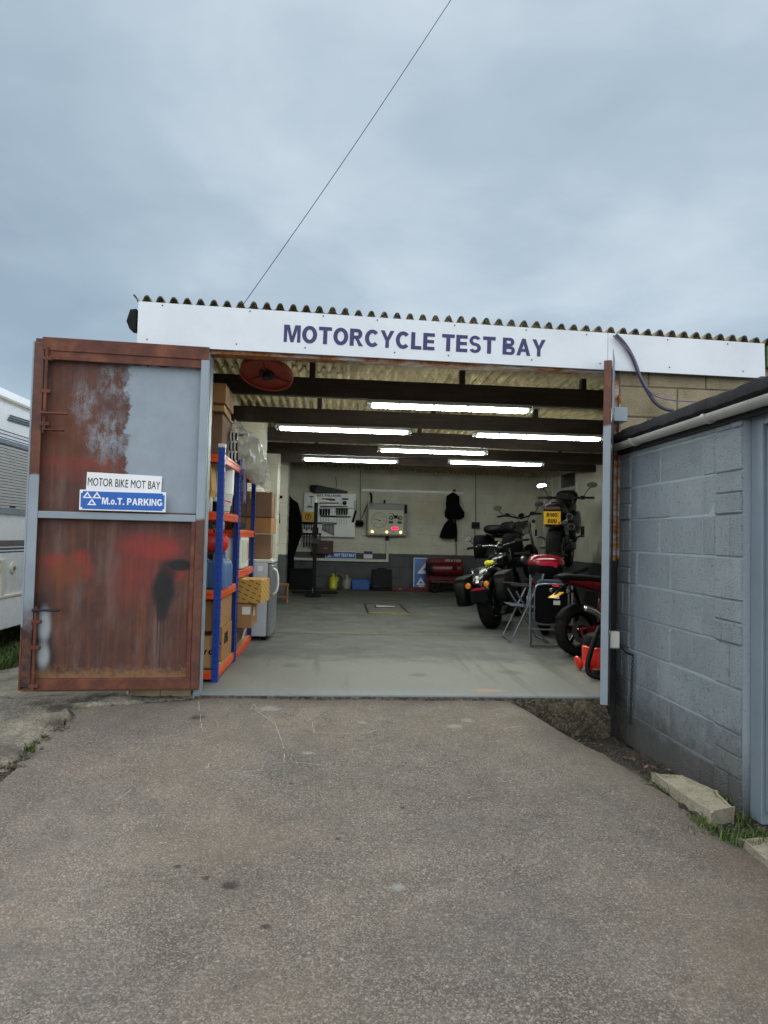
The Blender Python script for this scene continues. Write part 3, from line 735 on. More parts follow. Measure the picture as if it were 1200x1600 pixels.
for y in (3.35, 5.4, 7.5):
    p = MB(); p.box((XL+.146, y+.2, 1.30), (.288, .388, 2.60), bev=0); po = p.build('pier', 'block_painted', shop)
    for r in range(11):
        me = block_mesh(.3, .231, .4)
        if not me.materials: me.materials.append(M['block_painted'])
        ob = bpy.data.objects.new('block', me); COL.objects.link(ob); ob.parent = po; ob.location = (XL+.15+random.uniform(-.002, .002), y+.2, .24*(r+.5))
# right wall with its window
WY0, WY1, WZ0, WZ1 = 7.4, 8.45, 1.62, 2.5
rw = MB()
for (ya, yb, za, zb) in ((0, WY0, -.2, 2.606), (WY1, 10.2, -.2, 2.606), (WY0, WY1, -.2, WZ0), (WY0, WY1, WZ1, 2.606)):
    rw.box((XR+.106, (ya+yb)/2, (za+zb)/2), (.2, yb-ya-.001, zb-za-.001), bev=0)
rwo = rw.build('right_wall', 'block_painted', shop)
lay(rwo, (XR+.015, .2, 0), (0, 1, 0), 9.8, 0, 11, .47, .24, 'block_painted', (-1, 0, 0), stuff='blockwork',
    clip=lambda a, z: WY0-.2 < a+.2 < WY1+.2 and WZ0-.05 < z < WZ1+.05)
wf = MB()
for (ya, yb, za, zb) in ((WY0, WY0+.06, WZ0, WZ1), (WY1-.06, WY1, WZ0, WZ1), (WY0+.06, WY1-.06, WZ0, WZ0+.06), (WY0+.06, WY1-.06, WZ1-.06, WZ1), (WY0+.06, WY1-.06, 2.1, 2.17)):
    wf.box((XR+.02, (ya+yb)/2, (za+zb)/2), (.07, yb-ya-.001, zb-za-.001))
wfo = wf.build('window', 'white_enamel', shop)
for za, zb in ((WZ0+.06, 2.1), (2.17, WZ1-.06)):
    g = MB(); g.box((XR+.035, (WY0+WY1)/2, (za+zb)/2), (.006, WY1-WY0-.12, zb-za), bev=0); g.build('pane', 'dark_glass', wfo)
for a in (8.75, 9.3):
    q = MB(); q.cyl((XR-.02, a, .1), (XR-.02, a, 2.6), .012, n=8); q.build('conduit', 'white_enamel', shop)
# front wall: short return on the left, wide part behind the shed on the right
fw = MB(); fw.box((-1.19, .108, 1.05), (.42, .2, 2.7), bev=0); fwl = fw.build('front_wall', 'mortar', shop)
fw = MB(); fw.box((3.3, .106, 1.05), (2.55, .2, 2.7), bev=0); fwo = fw.build('front_wall', 'mortar', shop)
lay(fwl, (-1.4, .015, 0), (1, 0, 0), .42, -.25, 12, .42, .225, 'block_buff', (0, -1, 0))
lay(fwo, (2.05, .012, 0), (1, 0, 0), 2.5, 1.60, 4, .44, .225, 'block_buff', (0, -1, 0))
mo = MB(); mo.box((-1.41, .0, 2.35), (.02, .2, .1)); 
gb = MB(); gb.box((3.9, -.04, 2.53), (1.5, .03, .16)); gb.build('fascia_board', 'green_board', shop)
li = MB(); li.box((.5, .06, 2.395), (2.95, .13, .012), bev=.002); li.box((.5, -.02, 2.404), (2.95, .03, .058), bev=.002); li.box((.5, .125, 2.44), (2.95, .012, .1), bev=.002)
li.build('lintel', 'steel_lintel', shop, rot=(0, .006, 0))
jm = MB(); jm.box((2.0, .02, 1.65), (.07, .09, 1.32), bev=.004); jm.box((2.03, -.035, 1.6), (.014, .05, 1.2), bev=.002); jo = jm.build('door_jamb', 'steel_lintel', shop)
jm = MB(); jm.box((2.0, .02, .36), (.07, .088, 1.255), bev=.004); jm.build('jamb_foot', 'felt', jo)
jm = MB(); jm.box((-.945, .06, 1.15), (.05, .1, 2.46), bev=.004); jm.build('door_jamb', 'grey_paint', shop)
# beams
for i, y in enumerate((1.1, 2.55, 3.95, 5.35, 6.5)):
    b = MB(); b.box((1.6, y, 2.415), (5.58, .075, .165), bev=.006); bo = b.build('beam', 'timber', shop, rot=(0, random.uniform(-.002, .004), 0))
    for x in (-.3, 1.0, 2.2, 3.4):
        q = MB(); q.box((x+random.uniform(-.1, .1), y, (2.5+zr(x))/2-.02), (.05, .06, zr(x)-2.5-.03), bev=.004); q.build('packer', 'timber', bo)
# roof sheets
def sheet(len_, n=8, pitch=.0925, amp=.026, th=.010):
    bm = bmesh.new(); prof = []
    for i in range(n*10+3):
        a = 2*math.pi*i/10; w = math.tanh(1.7*math.cos(a))/math.tanh(1.7)
        prof.append((i/10*pitch, amp*(w+1)))
    V = []
    for dz in (0, th):
        for y in (0, len_): V.append([bm.verts.new((x, y, z+dz)) for x, z in prof])
    b0, b1, t0, t1 = V
    for i in range(len(prof)-1):
        bm.faces.new((b0[i], b1[i], b1[i+1], b0[i+1])); bm.faces.new((t0[i], t0[i+1], t1[i+1], t1[i]))
        bm.faces.new((b0[i], b0[i+1], t0[i+1], t0[i])); bm.faces.new((b1[i], t1[i], t1[i+1], b1[i+1]))
    me = bpy.data.meshes.new('roof_sheet'); bm.to_mesh(me); bm.free(); me.materials.append(M['roof_cement'])
    me.shade_smooth(); me.set_sharp_from_angle(angle=R(50)); return me
SM = sheet(1.75)
for r in range(6):
    for k in range(9):
        x = -1.46+k*.74; y = -.045+r*1.7
        o = bpy.data.objects.new('roof_sheet', SM); COL.objects.link(o); o.parent = shop
        o.location = (x, y, zr(x)+.001-.012*r+(.0075 if k % 2 else 0)+random.uniform(-.003, .003)); o.rotation_euler = (random.uniform(-.002, .002), R(1.215)+random.uniform(-.002, .002), random.uniform(-.003, .003))
# fascia sign
fs = thing('fascia_sign', 'long white fascia sign with navy lettering under the corrugated roof edge', 'sign', (.85, -.06, 2.53))
poly = [(-2.265, -.118), (2.275, -.168), (2.268, .09), (-2.265, .188)]
b = MB(); b.prism(poly, -.008, .008); b.build('board', 'fascia_white', fs)
def text_at(body, tl, bl, br, y, m, parent, off, rel=True, name='lettering', thick=.0012, hk=1, space=1.0):
    A, B, C = at(*tl, y), at(*bl, y), at(*br, y); h = (A.z-B.z)*hk; ang = math.atan2(C.z-B.z, C.x-B.x)
    mid = (B+C)/2+Vector((-math.sin(ang)*h/2, 0, math.cos(ang)*h/2)); w = (C-B).length
    o = parent.location if parent else Vector((0, 0, 0))
    return sign_text(body, w, h, m, parent, mid-o, rot=Euler((R(90), -ang, 0), 'XYZ'), depth=thick, name=name)
text_at('MOTORCYCLE TEST BAY', (443, 508), (443, 534), (852, 557.5), -.0695, 'navy_vinyl', fs, .028, hk=1.04)
sc = MB()
for i in range(9):
    x = -2.1+i*.52
    for z in (.15-.022*x-.03, -.13-.011*x+.03): xx = x+random.uniform(-.1, .1); sc.cyl((xx, -.007, z), (xx, -.011, z), .005, n=8)
tag(sc.build('screws', 'dark_steel', fs), kind='stuff')
# flood light on the left end of the fascia
fl_ = thing('flood_light', 'black security light on the left end of the white fascia', 'lamp', (-1.455, -.02, 2.59)); fl_.scale = (.75, .8, .75)
b = MB(); b.prism([(-.05, -.02), (-.02, -.09), (.035, -.1), (.035, .1), (-.02, .09)], -.06, .06); b.build('housing', 'black_plastic', fl_)
b = MB(); b.cyl((.03, .03, 0), (.07, .06, 0), .012); b.build('bracket', 'black_plastic', fl_)
# overhead wire
w0 = Vector((-.72, .05, 2.76)); w1 = at(707, -4, -.05); w2 = w0+(w1-w0)*3.2+Vector((0, -2.5, 0))
b = MB(); pts = []
for i in range(30):
    q = i/29; p = w0.lerp(w1, q*1.0) if False else w0+(w1-w0)*(q*1.9); p = p+Vector((0, 0, -.03*math.sin(math.pi*min(1, q*1.9)))); pts.append(p)
b.tube(pts, .0026, 5); tag(b.build('overhead_wire', 'black_vinyl'), 'thin black overhead wire rising from the corrugated roof into the sky', 'wire')
# cables from the fascia to the shed roof
b = MB(); P = [at(*q, -.085-.0006*i) for i, q in enumerate([(962, 523), (975, 535), (990, 560), (1000, 590), (1012, 612), (1022, 628), (1035, 638), (1052, 642)])]
b.tube(P, .014, 8, smooth=2); tag(b.build('power_cable', 'grey_cable'), 'thick purple-grey cable sagging from white fascia to black shed roof', 'cable')
b = MB(); P = [at(*q, -.105) for q in [(958, 524), (975, 540), (990, 556), (1001, 590), (1014, 612), (1030, 622), (1055, 626), (1088, 628)]]
b.tube(P, .005, 6, smooth=2); tag(b.build('thin_cable', 'purple_cable'), 'thin lilac cable tied to the thick cable above the shed roof', 'cable')
# ------------------------------------------------------------------ big left door leaf
DA = R(4.6); DW, DH = 1.15, 2.32
door = thing('steel_door', 'large rusty brown steel door leaf swung open, half repainted pale grey', 'door', (-.915, -.045, .06), DA)
def dbox(name, m, x0, x1, z0, z1, y0, y1, bev=.003):
    b = MB(); b.box(((x0+x1)/2, (y0+y1)/2, (z0+z1)/2), (x1-x0, y1-y0, z1-z0), bev=bev); return b.build(name, m, door)
dbox('skin', 'door_skin', -DW+.0, 0, -.02, DH+.03, .0, .004, 0)
o = dbox('stile', 'stile_outer', -DW, -DW+.012, 0, DH, -.055, -.001); 
dbox('stile', 'stile_inner', -DW+.0125, -DW+.075, .02, DH-.01, -.0545, -.048)
dbox('stile', 'stile_hinge', -.055, 0, 0, DH, -.055, -.047); dbox('stile', 'stile_hinge', -.006, 0, 0, DH, -.0465, -.001)
dbox('rail', 'rusty_steel', -DW+.06, -.001, DH-.062, DH+.028, -.058, -.05); dbox('rail', 'rusty_steel', -DW+.08, -.056, DH-.12, DH-.063, -.05, -.044)
dbox('rail', 'grey_paint', -DW+.076, -.056, 1.135, 1.182, -.052, -.046); dbox('rail', 'grey_paint', -DW+.076, -.056, 1.135, 1.14, -.045, -.001)
dbox('rail', 'rusty_steel', -DW+.076, -.056, .0, .07, -.052, -.046); dbox('rail', 'rusty_steel', -DW+.076, -.056, .064, .07, -.045, -.001)
dbox('flange', 'rusty_steel', -.085, -.056, .071, 1.134, -.047, -.04)
def bolt(zt, zb, hz, hy, br):
    t = MB(); t.cyl((-DW+.095, -.066, max(zb, .004)), (-DW+.095, -.066, zt), .011, n=10)
    o = t.build('drop_bolt', 'rusty_steel', door, smooth=40)
    h = MB(); h.cyl((-DW+.095, -.066, hz), (-DW+.095, -.095, hz), .009, n=8); h.cyl((-DW+.08, -.095, hz), (-DW+.25, -.095, hz), .009, n=8); h.build('handle', 'rusty_steel' if hy else 'dark_steel', o)
    for z in br:
        k = MB(); k.box((-DW+.1, -.06, z), (.06, .03, .025)); k.build('bracket', 'rusty_steel', o)
bolt(2.28, 1.7, 1.83, 1, (2.2, 1.98, 1.76)); bolt(.55, -.06, .53, 0, (.45, .28, .03))
b = MB(); b.box((-DW+.16, -.075, 1.72), (.13, .05, .008)); b.build('catch_plate', 'rusty_steel', door)
def dsign(name, label, px0, py0, px1, py1, m, d):
    A = at(px0, py1, -.13); B = at(px1, py0, -.13)
    o = thing(name, label, 'sign', ((A.x+B.x)/2, 0, (A.z+B.z)/2), DA)
    xx = o.location.x; o.location.y = -.045+(xx+.915)*math.tan(DA)-d
    return o, B.x-A.x, B.z-A.z
o, w, h = dsign('bay_sign', 'small white sign with thin black lettering above the blue sign on rusty door', 133.5, 742, 250.5, 767, 'sign_white', .012)
b = MB(); b.box((0, 0, 0), (w, .004, h), bev=.001); b.build('board', 'sign_white', o, rot=(0, R(1.4), 0))
text('MOTOR BIKE MOT BAY', w*.96, h*.44, 'black_vinyl', o, (0, -.0035, -.002), rot=Euler((R(90), R(1.4), 0)), off=-.004)
o, w, h = dsign('parking_sign', 'blue parking sign with white triangles fixed across the door rail', 126, 768.5, 261, 798, 'sign_blue', .064)
w *= .985; h *= .95
b = MB(); b.box((0, 0, 0), (w, .005, h), bev=.0015); b.build('board', 'sign_white', o)
b = MB(); b.bm.free(); b.bm = bmesh.new(); bmesh.ops.create_cube(b.bm, size=1)
for v in b.bm.verts: v.co = Vector((v.co.x*(w-.018), v.co.y*.002, v.co.z*(h-.018)))
bmesh.ops.bevel(b.bm, geom=[e for e in b.bm.edges if abs(e.verts[0].co.y-e.verts[1].co.y) > .001], offset=.012, segments=4, affect='EDGES')
b.build('panel', 'sign_blue', o, loc=(0, -.003, 0))
sign_text('M.o.T. PARKING', w*.70, h*.34, 'sign_white', o, (w*.11, -.0045, -.003))
def triangles(par, cx, cz, s, y, m='sign_white'):
    s *= 1.22
    for (dx, dz) in ((-.43, .0), (.43, .0), (0, -.87)):
        k = MB(); x, z = cx+dx*s, cz+dz*s*.5+s*.18
        if dz == 0: po = [(x-s*.42, z+s*.0), (x+s*.42, z), (x, z+s*.62)]; inn = [(x-s*.2, z+s*.11), (x+s*.2, z+s*.11), (x, z+s*.4)]
        else: z -= s*.22; po = [(x-s*.42, z), (x+s*.42, z), (x, z+s*.62)]; inn = [(x-s*.2, z+s*.11), (x+s*.2, z+s*.11), (x, z+s*.4)]
        for i in range(3):
            j = (i+1) % 3; k.prism([po[i], po[j], inn[j], inn[i]], y, y-.0012)
        k.build('triangle', m, par)
triangles(o, -w*.355, 0, .058, -.0042)
# ------------------------------------------------------------------ narrow right leaf
leaf = thing('narrow_door_leaf', 'narrow grey steel door leaf standing open edge-on beside the shed', 'door', (0, 0, 0))
A = Vector((1.968, -.02, 0)); B = Vector((1.835, -.31, 0)); ang = math.atan2(B.y-A.y, B.x-A.x)
b = MB(); b.box((0, 0, 1.2), (.07, .05, 2.34), bev=.003); b.build('stile', 'leaf_post', leaf, loc=(B.x, B.y, 0), rot=(0, 0, ang))
mid = (A+B)/2; L = (A-B).length
b = MB(); b.box((0, 0, 1.235), (L, .004, 2.44), bev=0); b.build('skin', 'leaf_skin_shaded', leaf, loc=(mid.x+.03, mid.y-.012, 0), rot=(0, 0, ang))
b = MB(); b.box((0, 0, 2.34), (L-.08, .045, .05)); b.box((0, 0, .06), (L-.08, .045, .05)); b.build('rail', 'rusty_steel', leaf, loc=(mid.x, mid.y, 0), rot=(0, 0, ang))
b = MB(); b.box((1.99, -.12, 2.035), (.1, .1, .1), bev=.004); tag(b.build('lock_box', 'grey_paint'), 'pale grey steel box on the jamb above the gutter end', 'box')
b = MB(); b.box((1.905, -.25, .455), (.10, .05, .115), bev=.004); b.box((1.905, -.28, .455), (.085, .012, .1), bev=.002)
tag(b.build('door_catch', 'white_enamel'), 'rusty white steel catch sticking out beside the grey leaf', 'catch')
# ------------------------------------------------------------------ block shed on the right
SX = 2.05
shed = thing('block_shed', 'blue-grey painted block shed with black felt roof and door', 'building', (0, 0, 0))
wm = MB(); wm.box((SX+.094, -.785, .85), (.2, 1.525, 2.14), bev=0)
mg = NT('mortar_grey'); p = mg.pos(); s = mg.sep(p); M['mortar_grey'] = mg.done(mg.mix(mg.rng(s[2], -.2, .15, .8, 0), lin('#9aa5ad'), lin('#37312b')), .8, mg.bump(mg.noise(p, 60, 5), .6, .01))
wall = wm.build('wall', 'mortar_grey', shed)
def blk(y0, y1, z0, z1, proud=0):
    me = block_mesh(y1-y0-.006, z1-z0-.006, .05)
    if not me.materials: me.materials.append(M['block_grey'])
    o = bpy.data.objects.new('block', me); COL.objects.link(o); o.parent = wall
    o.location = (SX+.015-proud+random.uniform(-.003, .003), (y0+y1)/2, (z0+z1)/2); o.rotation_euler = (random.uniform(-.006, .006), random.uniform(-.008, .008), R(90)+random.uniform(-.006, .006))
bh = .222; N0, N1, F0 = -1.545, -1.295, -.235
for r in range(10):
    z0 = -.27+r*bh; z1 = min(z0+bh, 1.79)
    if z1-z0 < .05: break
    m = (N0+N1)/2; g = (F0-.03)/2
    # near pier: upright pairs, then half-height courses, then a full block
    if r % 3 == 0: blk(N0, m-.02, z0, z1, .008); blk(m-.02, N1, z0, z1, .006)
    elif r % 3 == 1: blk(N0, N1, z0, (z0+z1)/2, .009); blk(N0, N1, (z0+z1)/2, z1, .006)
    else: blk(N0, N1, z0, z1, .007)
    if r % 2 == 0: blk(F0, g, z0, z1, .006); blk(g, -.03, z0, z1, .005)
    else: blk(F0, -.03, z0, (z0+z1)/2, .007); blk(F0, -.03, (z0+z1)/2, z1, .005)
    e = [N1, -.80, -.34, F0] if r % 2 else [N1, -1.16, -.66, F0]
    for a, c in zip(e, e[1:]): blk(a, c, z0, z1)
wm = MB(); wm.box((SX+.11, -3.25, .85), (.2, 1.35, 2.14), bev=0); wm.build('wall', 'block_grey', shed)
wm = MB(); wm.box((SX+.11, -2.065, 1.85), (.2, 1.01, .1), bev=0); wm.build('lintel', 'door_blue_grey', shed)
b = MB(); b.box((SX-.018, -1.9, 1.80), (.03, 3.7, .085), bev=.004); b.build('dark_strip', 'felt', shed)  # dark strip behind and just below the gutter
# door and frame, recessed
for (ya, yb, za, zb, d) in ((-1.65, -1.556, -.22, 1.8, .03), (-2.57, -2.49, -.22, 1.8, .03), (-2.489, -1.651, 1.72, 1.8, .03)):
    b = MB(); b.box((SX+d+.03, (ya+yb)/2, (za+zb)/2), (.07, yb-ya-.001, zb-za-.001), bev=.004); b.build('door_frame', 'door_blue_grey', shed)
b = MB(); b.box((SX+.085, -2.07, .78), (.04, .835, 1.87), bev=.004); sd_o = b.build('door', 'door_blue_grey', shed)
b = MB(); b.box((SX+.056, -1.664, .78), (.03, .022, 1.86), bev=.003); b.build('door_stop', 'door_blue_grey', sd_o)
b = MB(); b.box((SX+.06, -2.4, .8), (.012, .04, .15)); b.cyl((SX+.06, -2.4, .82), (SX+.0, -2.4, .82), .008); b.cyl((SX+.0, -2.4, .82), (SX+.0, -2.28, .82), .009); b.build('handle', 'steel', sd_o)
# felt roof: ragged edge board and slab
bm = bmesh.new(); rows = []
for i in range(91):
    y = .06-i*.045; n1 = .012*NZ.noise((y*5, 0, 0))+.008*NZ.noise((y*17, 3, 0))
    tip = max(0, 1-(.06-y)/.25)
    tz = 1.925+n1-.02*tip; bz = 1.845+.5*n1+.012*NZ.noise((y*9, 8, 0)); xo = SX-.075+.01*NZ.noise((y*7, 5, 0))
    rows.append([bm.verts.new(p) for p in ((4.6, y, 1.84), (xo+.02, y, bz), (xo, y, bz+.012), (xo-.004+.3*n1, y, (tz+bz)/2), (xo+.004, y, tz-.012), (xo+.03, y, tz), (4.6, y, tz+.02))])
for p, q in zip(rows, rows[1:]):
    for k in range(6): bm.faces.new((p[k], p[k+1], q[k+1], q[k]))
bm.faces.new(rows[0]); bm.faces.new(rows[-1][::-1])
b = MB(); b.bm.free(); b.bm = bm; b.build('roof', 'felt', shed, smooth=40)
# gutter
gt = thing('gutter', 'pale grey plastic gutter along the edge of black shed roof', 'gutter', (SX-.065, 0, 1.79))
b = MB(); bm = b.bm; rows = []
for y in (-.02, -4.0):
    ring = []
    for i in range(13):
        a = math.pi+math.pi*i/12; ring.append(bm.verts.new((.04*math.cos(a), y, .04*math.sin(a)+.03)))
    for i in range(13):
        a = 2*math.pi-math.pi*i/12; ring.append(bm.verts.new((.036*math.cos(a), y, .036*math.sin(a)+.03)))
    rows.append(ring)
for i in range(26): bm.faces.new((rows[0][i], rows[0][(i+1) % 26], rows[1][(i+1) % 26], rows[1][i]))
b.build('channel', 'gutter_grey', gt, smooth=50)
for y in (-.42, -1.33, -2.2):
    b = MB(); b.lathe([(.041, -.014), (.046, -.014), (.046, .014), (.041, .014)], 24, Matrix.Translation((0, y, .03)) @ Matrix.Rotation(R(90), 4, 'X'), closed=True)
    for v in b.bm.verts:
        if v.co.z > .034: v.co.z = .034
    b.build('bracket', 'gutter_grey', gt)
b = MB(); b.box((0, -.012, .008), (.088, .014, .055), bev=.004); b.build('end_cap', 'black_plastic', gt)
# ------------------------------------------------------------------ shelving
def rack(label, y0, y1, levels):
    r = thing('shelving_rack', label, 'shelving', (-1.02, (y0+y1)/2, 0), 0, 'blue and orange racks along the left wall')
    L = y1-y0; X0, X1 = -.155, .155
    for x, sx in ((X1, -1), (X0, 1)):
        for y, sy in ((-L/2, 1), (L/2, -1)):
            b = MB(); b.box((x+sx*.024, y+sy*.001, .89), (.048, .0025, 1.78), bev=0); b.box((x+sx*.001, y+sy*.0245, .89), (.0025, .044, 1.78), bev=0)
            u = b.build('upright', 'rack_blue', r)
            s = MB()
            for k in range(34):
                z = .05+k*.051; s.box((x+sx*.024, y-sy*.0012, z), (.007, .002, .016), bev=0); s.box((x-sx*.0012, y+sy*.024, z), (.002, .007, .016), bev=0)
            tag(s.build('slots', 'dark_steel', u), kind='stuff')
    for z in levels:
        for x in (X1-.012, X0+.012):
            b = MB(); b.box((x, 0, z-.0325), (.018, L-.012, .065), bev=.003); b.box((x+math.copysign(.011, x), 0, z-.022), (.006, L-.1, .008), bev=.002); b.build('beam', 'rack_orange', r)
        for y in (-L/2+.014, L/2-.014):
            b = MB(); b.box((0, y, z-.0325), (.26, .018, .063), bev=.003); b.box((0, y+math.copysign(.011, y), z-.022), (.2, .006, .008), bev=.002); b.build('beam', 'rack_orange', r)
        b = MB(); b.box((0, 0, z-.004), (.28, L-.05, .012), bev=.001); b.build('shelf', 'chipboard', r)
    return r
rk = rack('nearest blue and orange boltless rack beside the door, white bucket on it', .385, 1.25, (1.725, 1.285, .685, .085))
b = MB(); b.box((.155-.024, -.4325+.02, 1.79), (.056, .05, .03)); b.build('top_cap', 'white_plastic', rk)
rack('farther blue and orange boltless rack in front of the silver fridge', 1.28, 2.42, (1.725, 1.155, .785, .065))
def carton(label, x0, x1, y0, y1, z0, z1, m='cardboard', rz=0, tape=True, group=None, name='cardboard_box', labels=()):
    c = ((x0+x1)/2, (y0+y1)/2, z0); t = thing(name, label, 'box', c, rz, group); w, d, h = x1-x0, y1-y0, z1-z0
    b = MB(); b.box((0, 0, h/2), (w, d, h), bev=.006, seg=2); b.build('body', m, t)
    for sx in (-1, 1):
        f = MB(); f.box((sx*w*.25, 0, h+.002), (w*.49, d*.985, .004), (0, sx*-.012, 0), bev=.001); f.build('flap', m, t)
    if tape:
        f = MB(); f.box((0, 0, h+.0055), (.04, d*.98, .001), bev=0); f.box((0, -d/2-.001, h*.86), (.04, .001, h*.28), bev=0); f.build('tape', 'carton_yellow', t)
    for (lx, lz, lw, lh, face) in labels:
        f = MB()
        if face == 'f': f.box((lx, -d/2-.0015, lz), (lw, .001, lh), bev=0)
        else: f.box((w/2+.0015, lx, lz), (.001, lw, lh), bev=0)
        f.build('paper_label', 'paper', t)
    return t
carton('tall plain cardboard box standing on top of nearest rack', -1.17, -.93, .62, 1.12, 1.735, 2.07, 'cardboard_dull')
carton('flattened pale cardboard box under the topmost carton on rack', -1.17, -.92, .55, 1.05, 2.085, 2.13, 'cardboard_pale', .05, False)
carton('topmost cardboard box above the nearest rack with drooping flap', -1.17, -.9, .5, 1.0, 2.14, 2.29, 'cardboard', .03, False)
# ribbed white plastic coils wrapped in film
co = thing('ribbed_ducting', 'stack of white ribbed plastic ducting with dark gaps on top of rack', 'ducting', (-.97, .98, 1.735))
for row, z in enumerate((.04, .125, .21)):
    b = MB(); g = MB()
    n = 9-row
    for k in range(n): b.cyl((-.13+k*.028+row*.02, 0, z), (-.13+k*.028+.013+row*.02, 0, z), .046, n=18)
    g.cyl((-.13+row*.02, 0, z), (-.13+n*.028+row*.02, 0, z), .036, n=14); b.build('ribbed_tube', 'white_plastic', co, smooth=40); g.build('core', 'black_plastic', co)
def film():
    b = MB(); bm = b.bm; V = []
    for i in range(45):
        row = []
        for k in range(28):
            u, v = i/44, k/28*2*math.pi
            cx = -.93+.24*u; cy = 1.12+.75*u; cz = 1.96-.36*u**1.3; r = .035+.095*math.sin(math.pi*min(1, .25+u*.72))
            r *= 1+.45*NZ.noise((u*7, math.cos(v)*1.5, math.sin(v)*1.5))+.4*abs(NZ.noise((u*16, math.cos(v)*4, math.sin(v)*4)))
            row.append(bm.verts.new((cx+r*.8*math.cos(v), cy+r*.5*math.cos(v+1), cz+r*math.sin(v)*1.1+.02*NZ.noise((u*20, v, 2)))))
        V.append(row)
    for p, q in zip(V, V[1:]):
        for k in range(28): bm.faces.new((p[k], p[(k+1) % 28], q[(k+1) % 28], q[k]))
    bmesh.ops.solidify(bm, geom=bm.faces[:], thickness=.002)
    return tag(b.build('plastic_wrap', 'clear_film', smooth=35), 'crumpled clear plastic wrap sagging off the top of the racks', 'plastic wrap')
film()
# second shelf
bk = thing('white_bucket', 'large upturned white bucket with rim on second shelf of nearest rack', 'bucket', (-1.0, .98, 1.297))
b = MB(); b.lathe([(.105, .06), (.112, .13), (.114, .131), (.114, .15), (.121, .152), (.121, .16), (.119, .165), (.122, .40), (.115, .405)], 32); b.build('body', 'white_plastic', bk, smooth=40)
b = MB(); b.lathe([(.09, 0), (.093, .058), (.1, .06)], 28); b.build('base', 'white_plastic', bk, smooth=40)
for i, (y, hh, r_, m_, lab) in enumerate(((.52, .12, .03, 'white_plastic', 'small white pot at the front of second shelf by bent board'), (.62, .09, .035, 'black_plastic', 'small black pot between white pot and bucket on second shelf'), (.74, .15, .028, 'steel', 'small metal spray can beside the white bucket'))):
    t = thing('pot' if i < 2 else 'spray_can', lab, 'pot' if i < 2 else 'can', (-1.0+.03*i, y, 1.287))
    b = MB(); b.lathe([(r_*.9, 0), (r_, .008), (r_, hh*.86), (r_*.7, hh*.95), (r_*.3, hh)], 18); b.build('body', m_, t, smooth=40)
    b = MB(); b.cyl((0, 0, hh*.96), (0, 0, hh+.03), r_*.5); b.build('cap', 'red_plastic' if i == 2 else 'white_enamel', t)
for i, (x0, x1, y0, y1, z0, z1, m_, lab) in enumerate(((-1.14, -1.0, 1.34, 1.6, 1.735, 1.86, 'cardboard_dull', 'small brown carton half hidden by the plastic wrap on top of racks'), (-1.12, -.95, 2.05, 2.3, 1.165, 1.33, 'carton_yellow', 'yellowish carton at far end of upper shelf behind the black case'), (-1.13, -.93, .98, 1.2, .697, .86, 'cardboard', 'brown carton behind the blue bottles on third shelf'))): carton(lab, x0, x1, y0, y1, z0, z1, m_, .06)
bb = thing('bent_board', 'bent brown board leaning behind door on second shelf', 'board', (-1.02, .47, 1.297))
b = MB(); b.prism([(-.06, 0), (.01, .0), (.05, .16), (.03, .36), (.02, .36), (.035, .16), (0, .012), (-.06, .012)], 0, .22); b.build('sheet', 'carton_yellow', bb)
sb = carton('small white carton beside the bucket on second shelf', -.96, -.86, .6, .74, 1.297, 1.36, 'paper', .2, False)
b = MB(); b.tube([(-.95, .62, 1.375), (-.9, .66, 1.385), (-.86, .72, 1.375)], .006, 6); tag(b.build('orange_wire', 'rack_orange'), 'short orange wire lying on the small white carton', 'wire')
# third shelf : blue bottles with the red container on top
BL = ['nearest front bottle', 'middle front bottle', 'farthest front bottle', 'near back bottle', 'far back bottle']
def bottle(x, y, lab):
    t = thing('screenwash_bottle', lab, 'bottle', (x, y, .697), random.uniform(-.1, .1), 'blue liquid bottles under red container')
    b = MB(); b.loft([(0, 0, 0, .05, .075), (.012, 0, 0, .054, .08), (.17, 0, 0, .054, .08), (.2, 0, 0, .045, .066), (.225, 0, 0, .02, .025), (.25, 0, 0, .018, .018)], 16, 3)
    b.build('body', 'blue_liquid', t, smooth=40, rot=(0, R(-90), 0))
    b = MB(); b.cyl((0, 0, .25), (0, 0, .272), .021); b.build('cap', 'blue_plastic', t)
for i, (x, y) in enumerate(((-.92, .55), (-.92, .67), (-.92, .79), (-1.05, .55), (-1.05, .68))): bottle(x, y, BL[i]+' of translucent blue liquid under the red container')
rc = thing('red_container', 'orange-red plastic container lying on the blue bottles', 'container', (-1.0, .56, .973))
b = MB(); b.loft([(-.2, 0, .075, .05, .04), (-.185, 0, .075, .085, .07), (-.06, 0, .075, .1, .078), (-.05, 0, .075, .092, .07), (-.02, 0, .075, .092, .07), (-.01, 0, .075, .1, .078), (.12, 0, .075, .095, .074), (.145, 0, .075, .06, .045)], 20, 3); b.build('body', 'red_plastic', rc, smooth=45, rot=(0, 0, R(24)))
b = MB(); b.cyl((0, 0, .15), (0, 0, .18), .03); b.build('cap', 'red_plastic', rc)
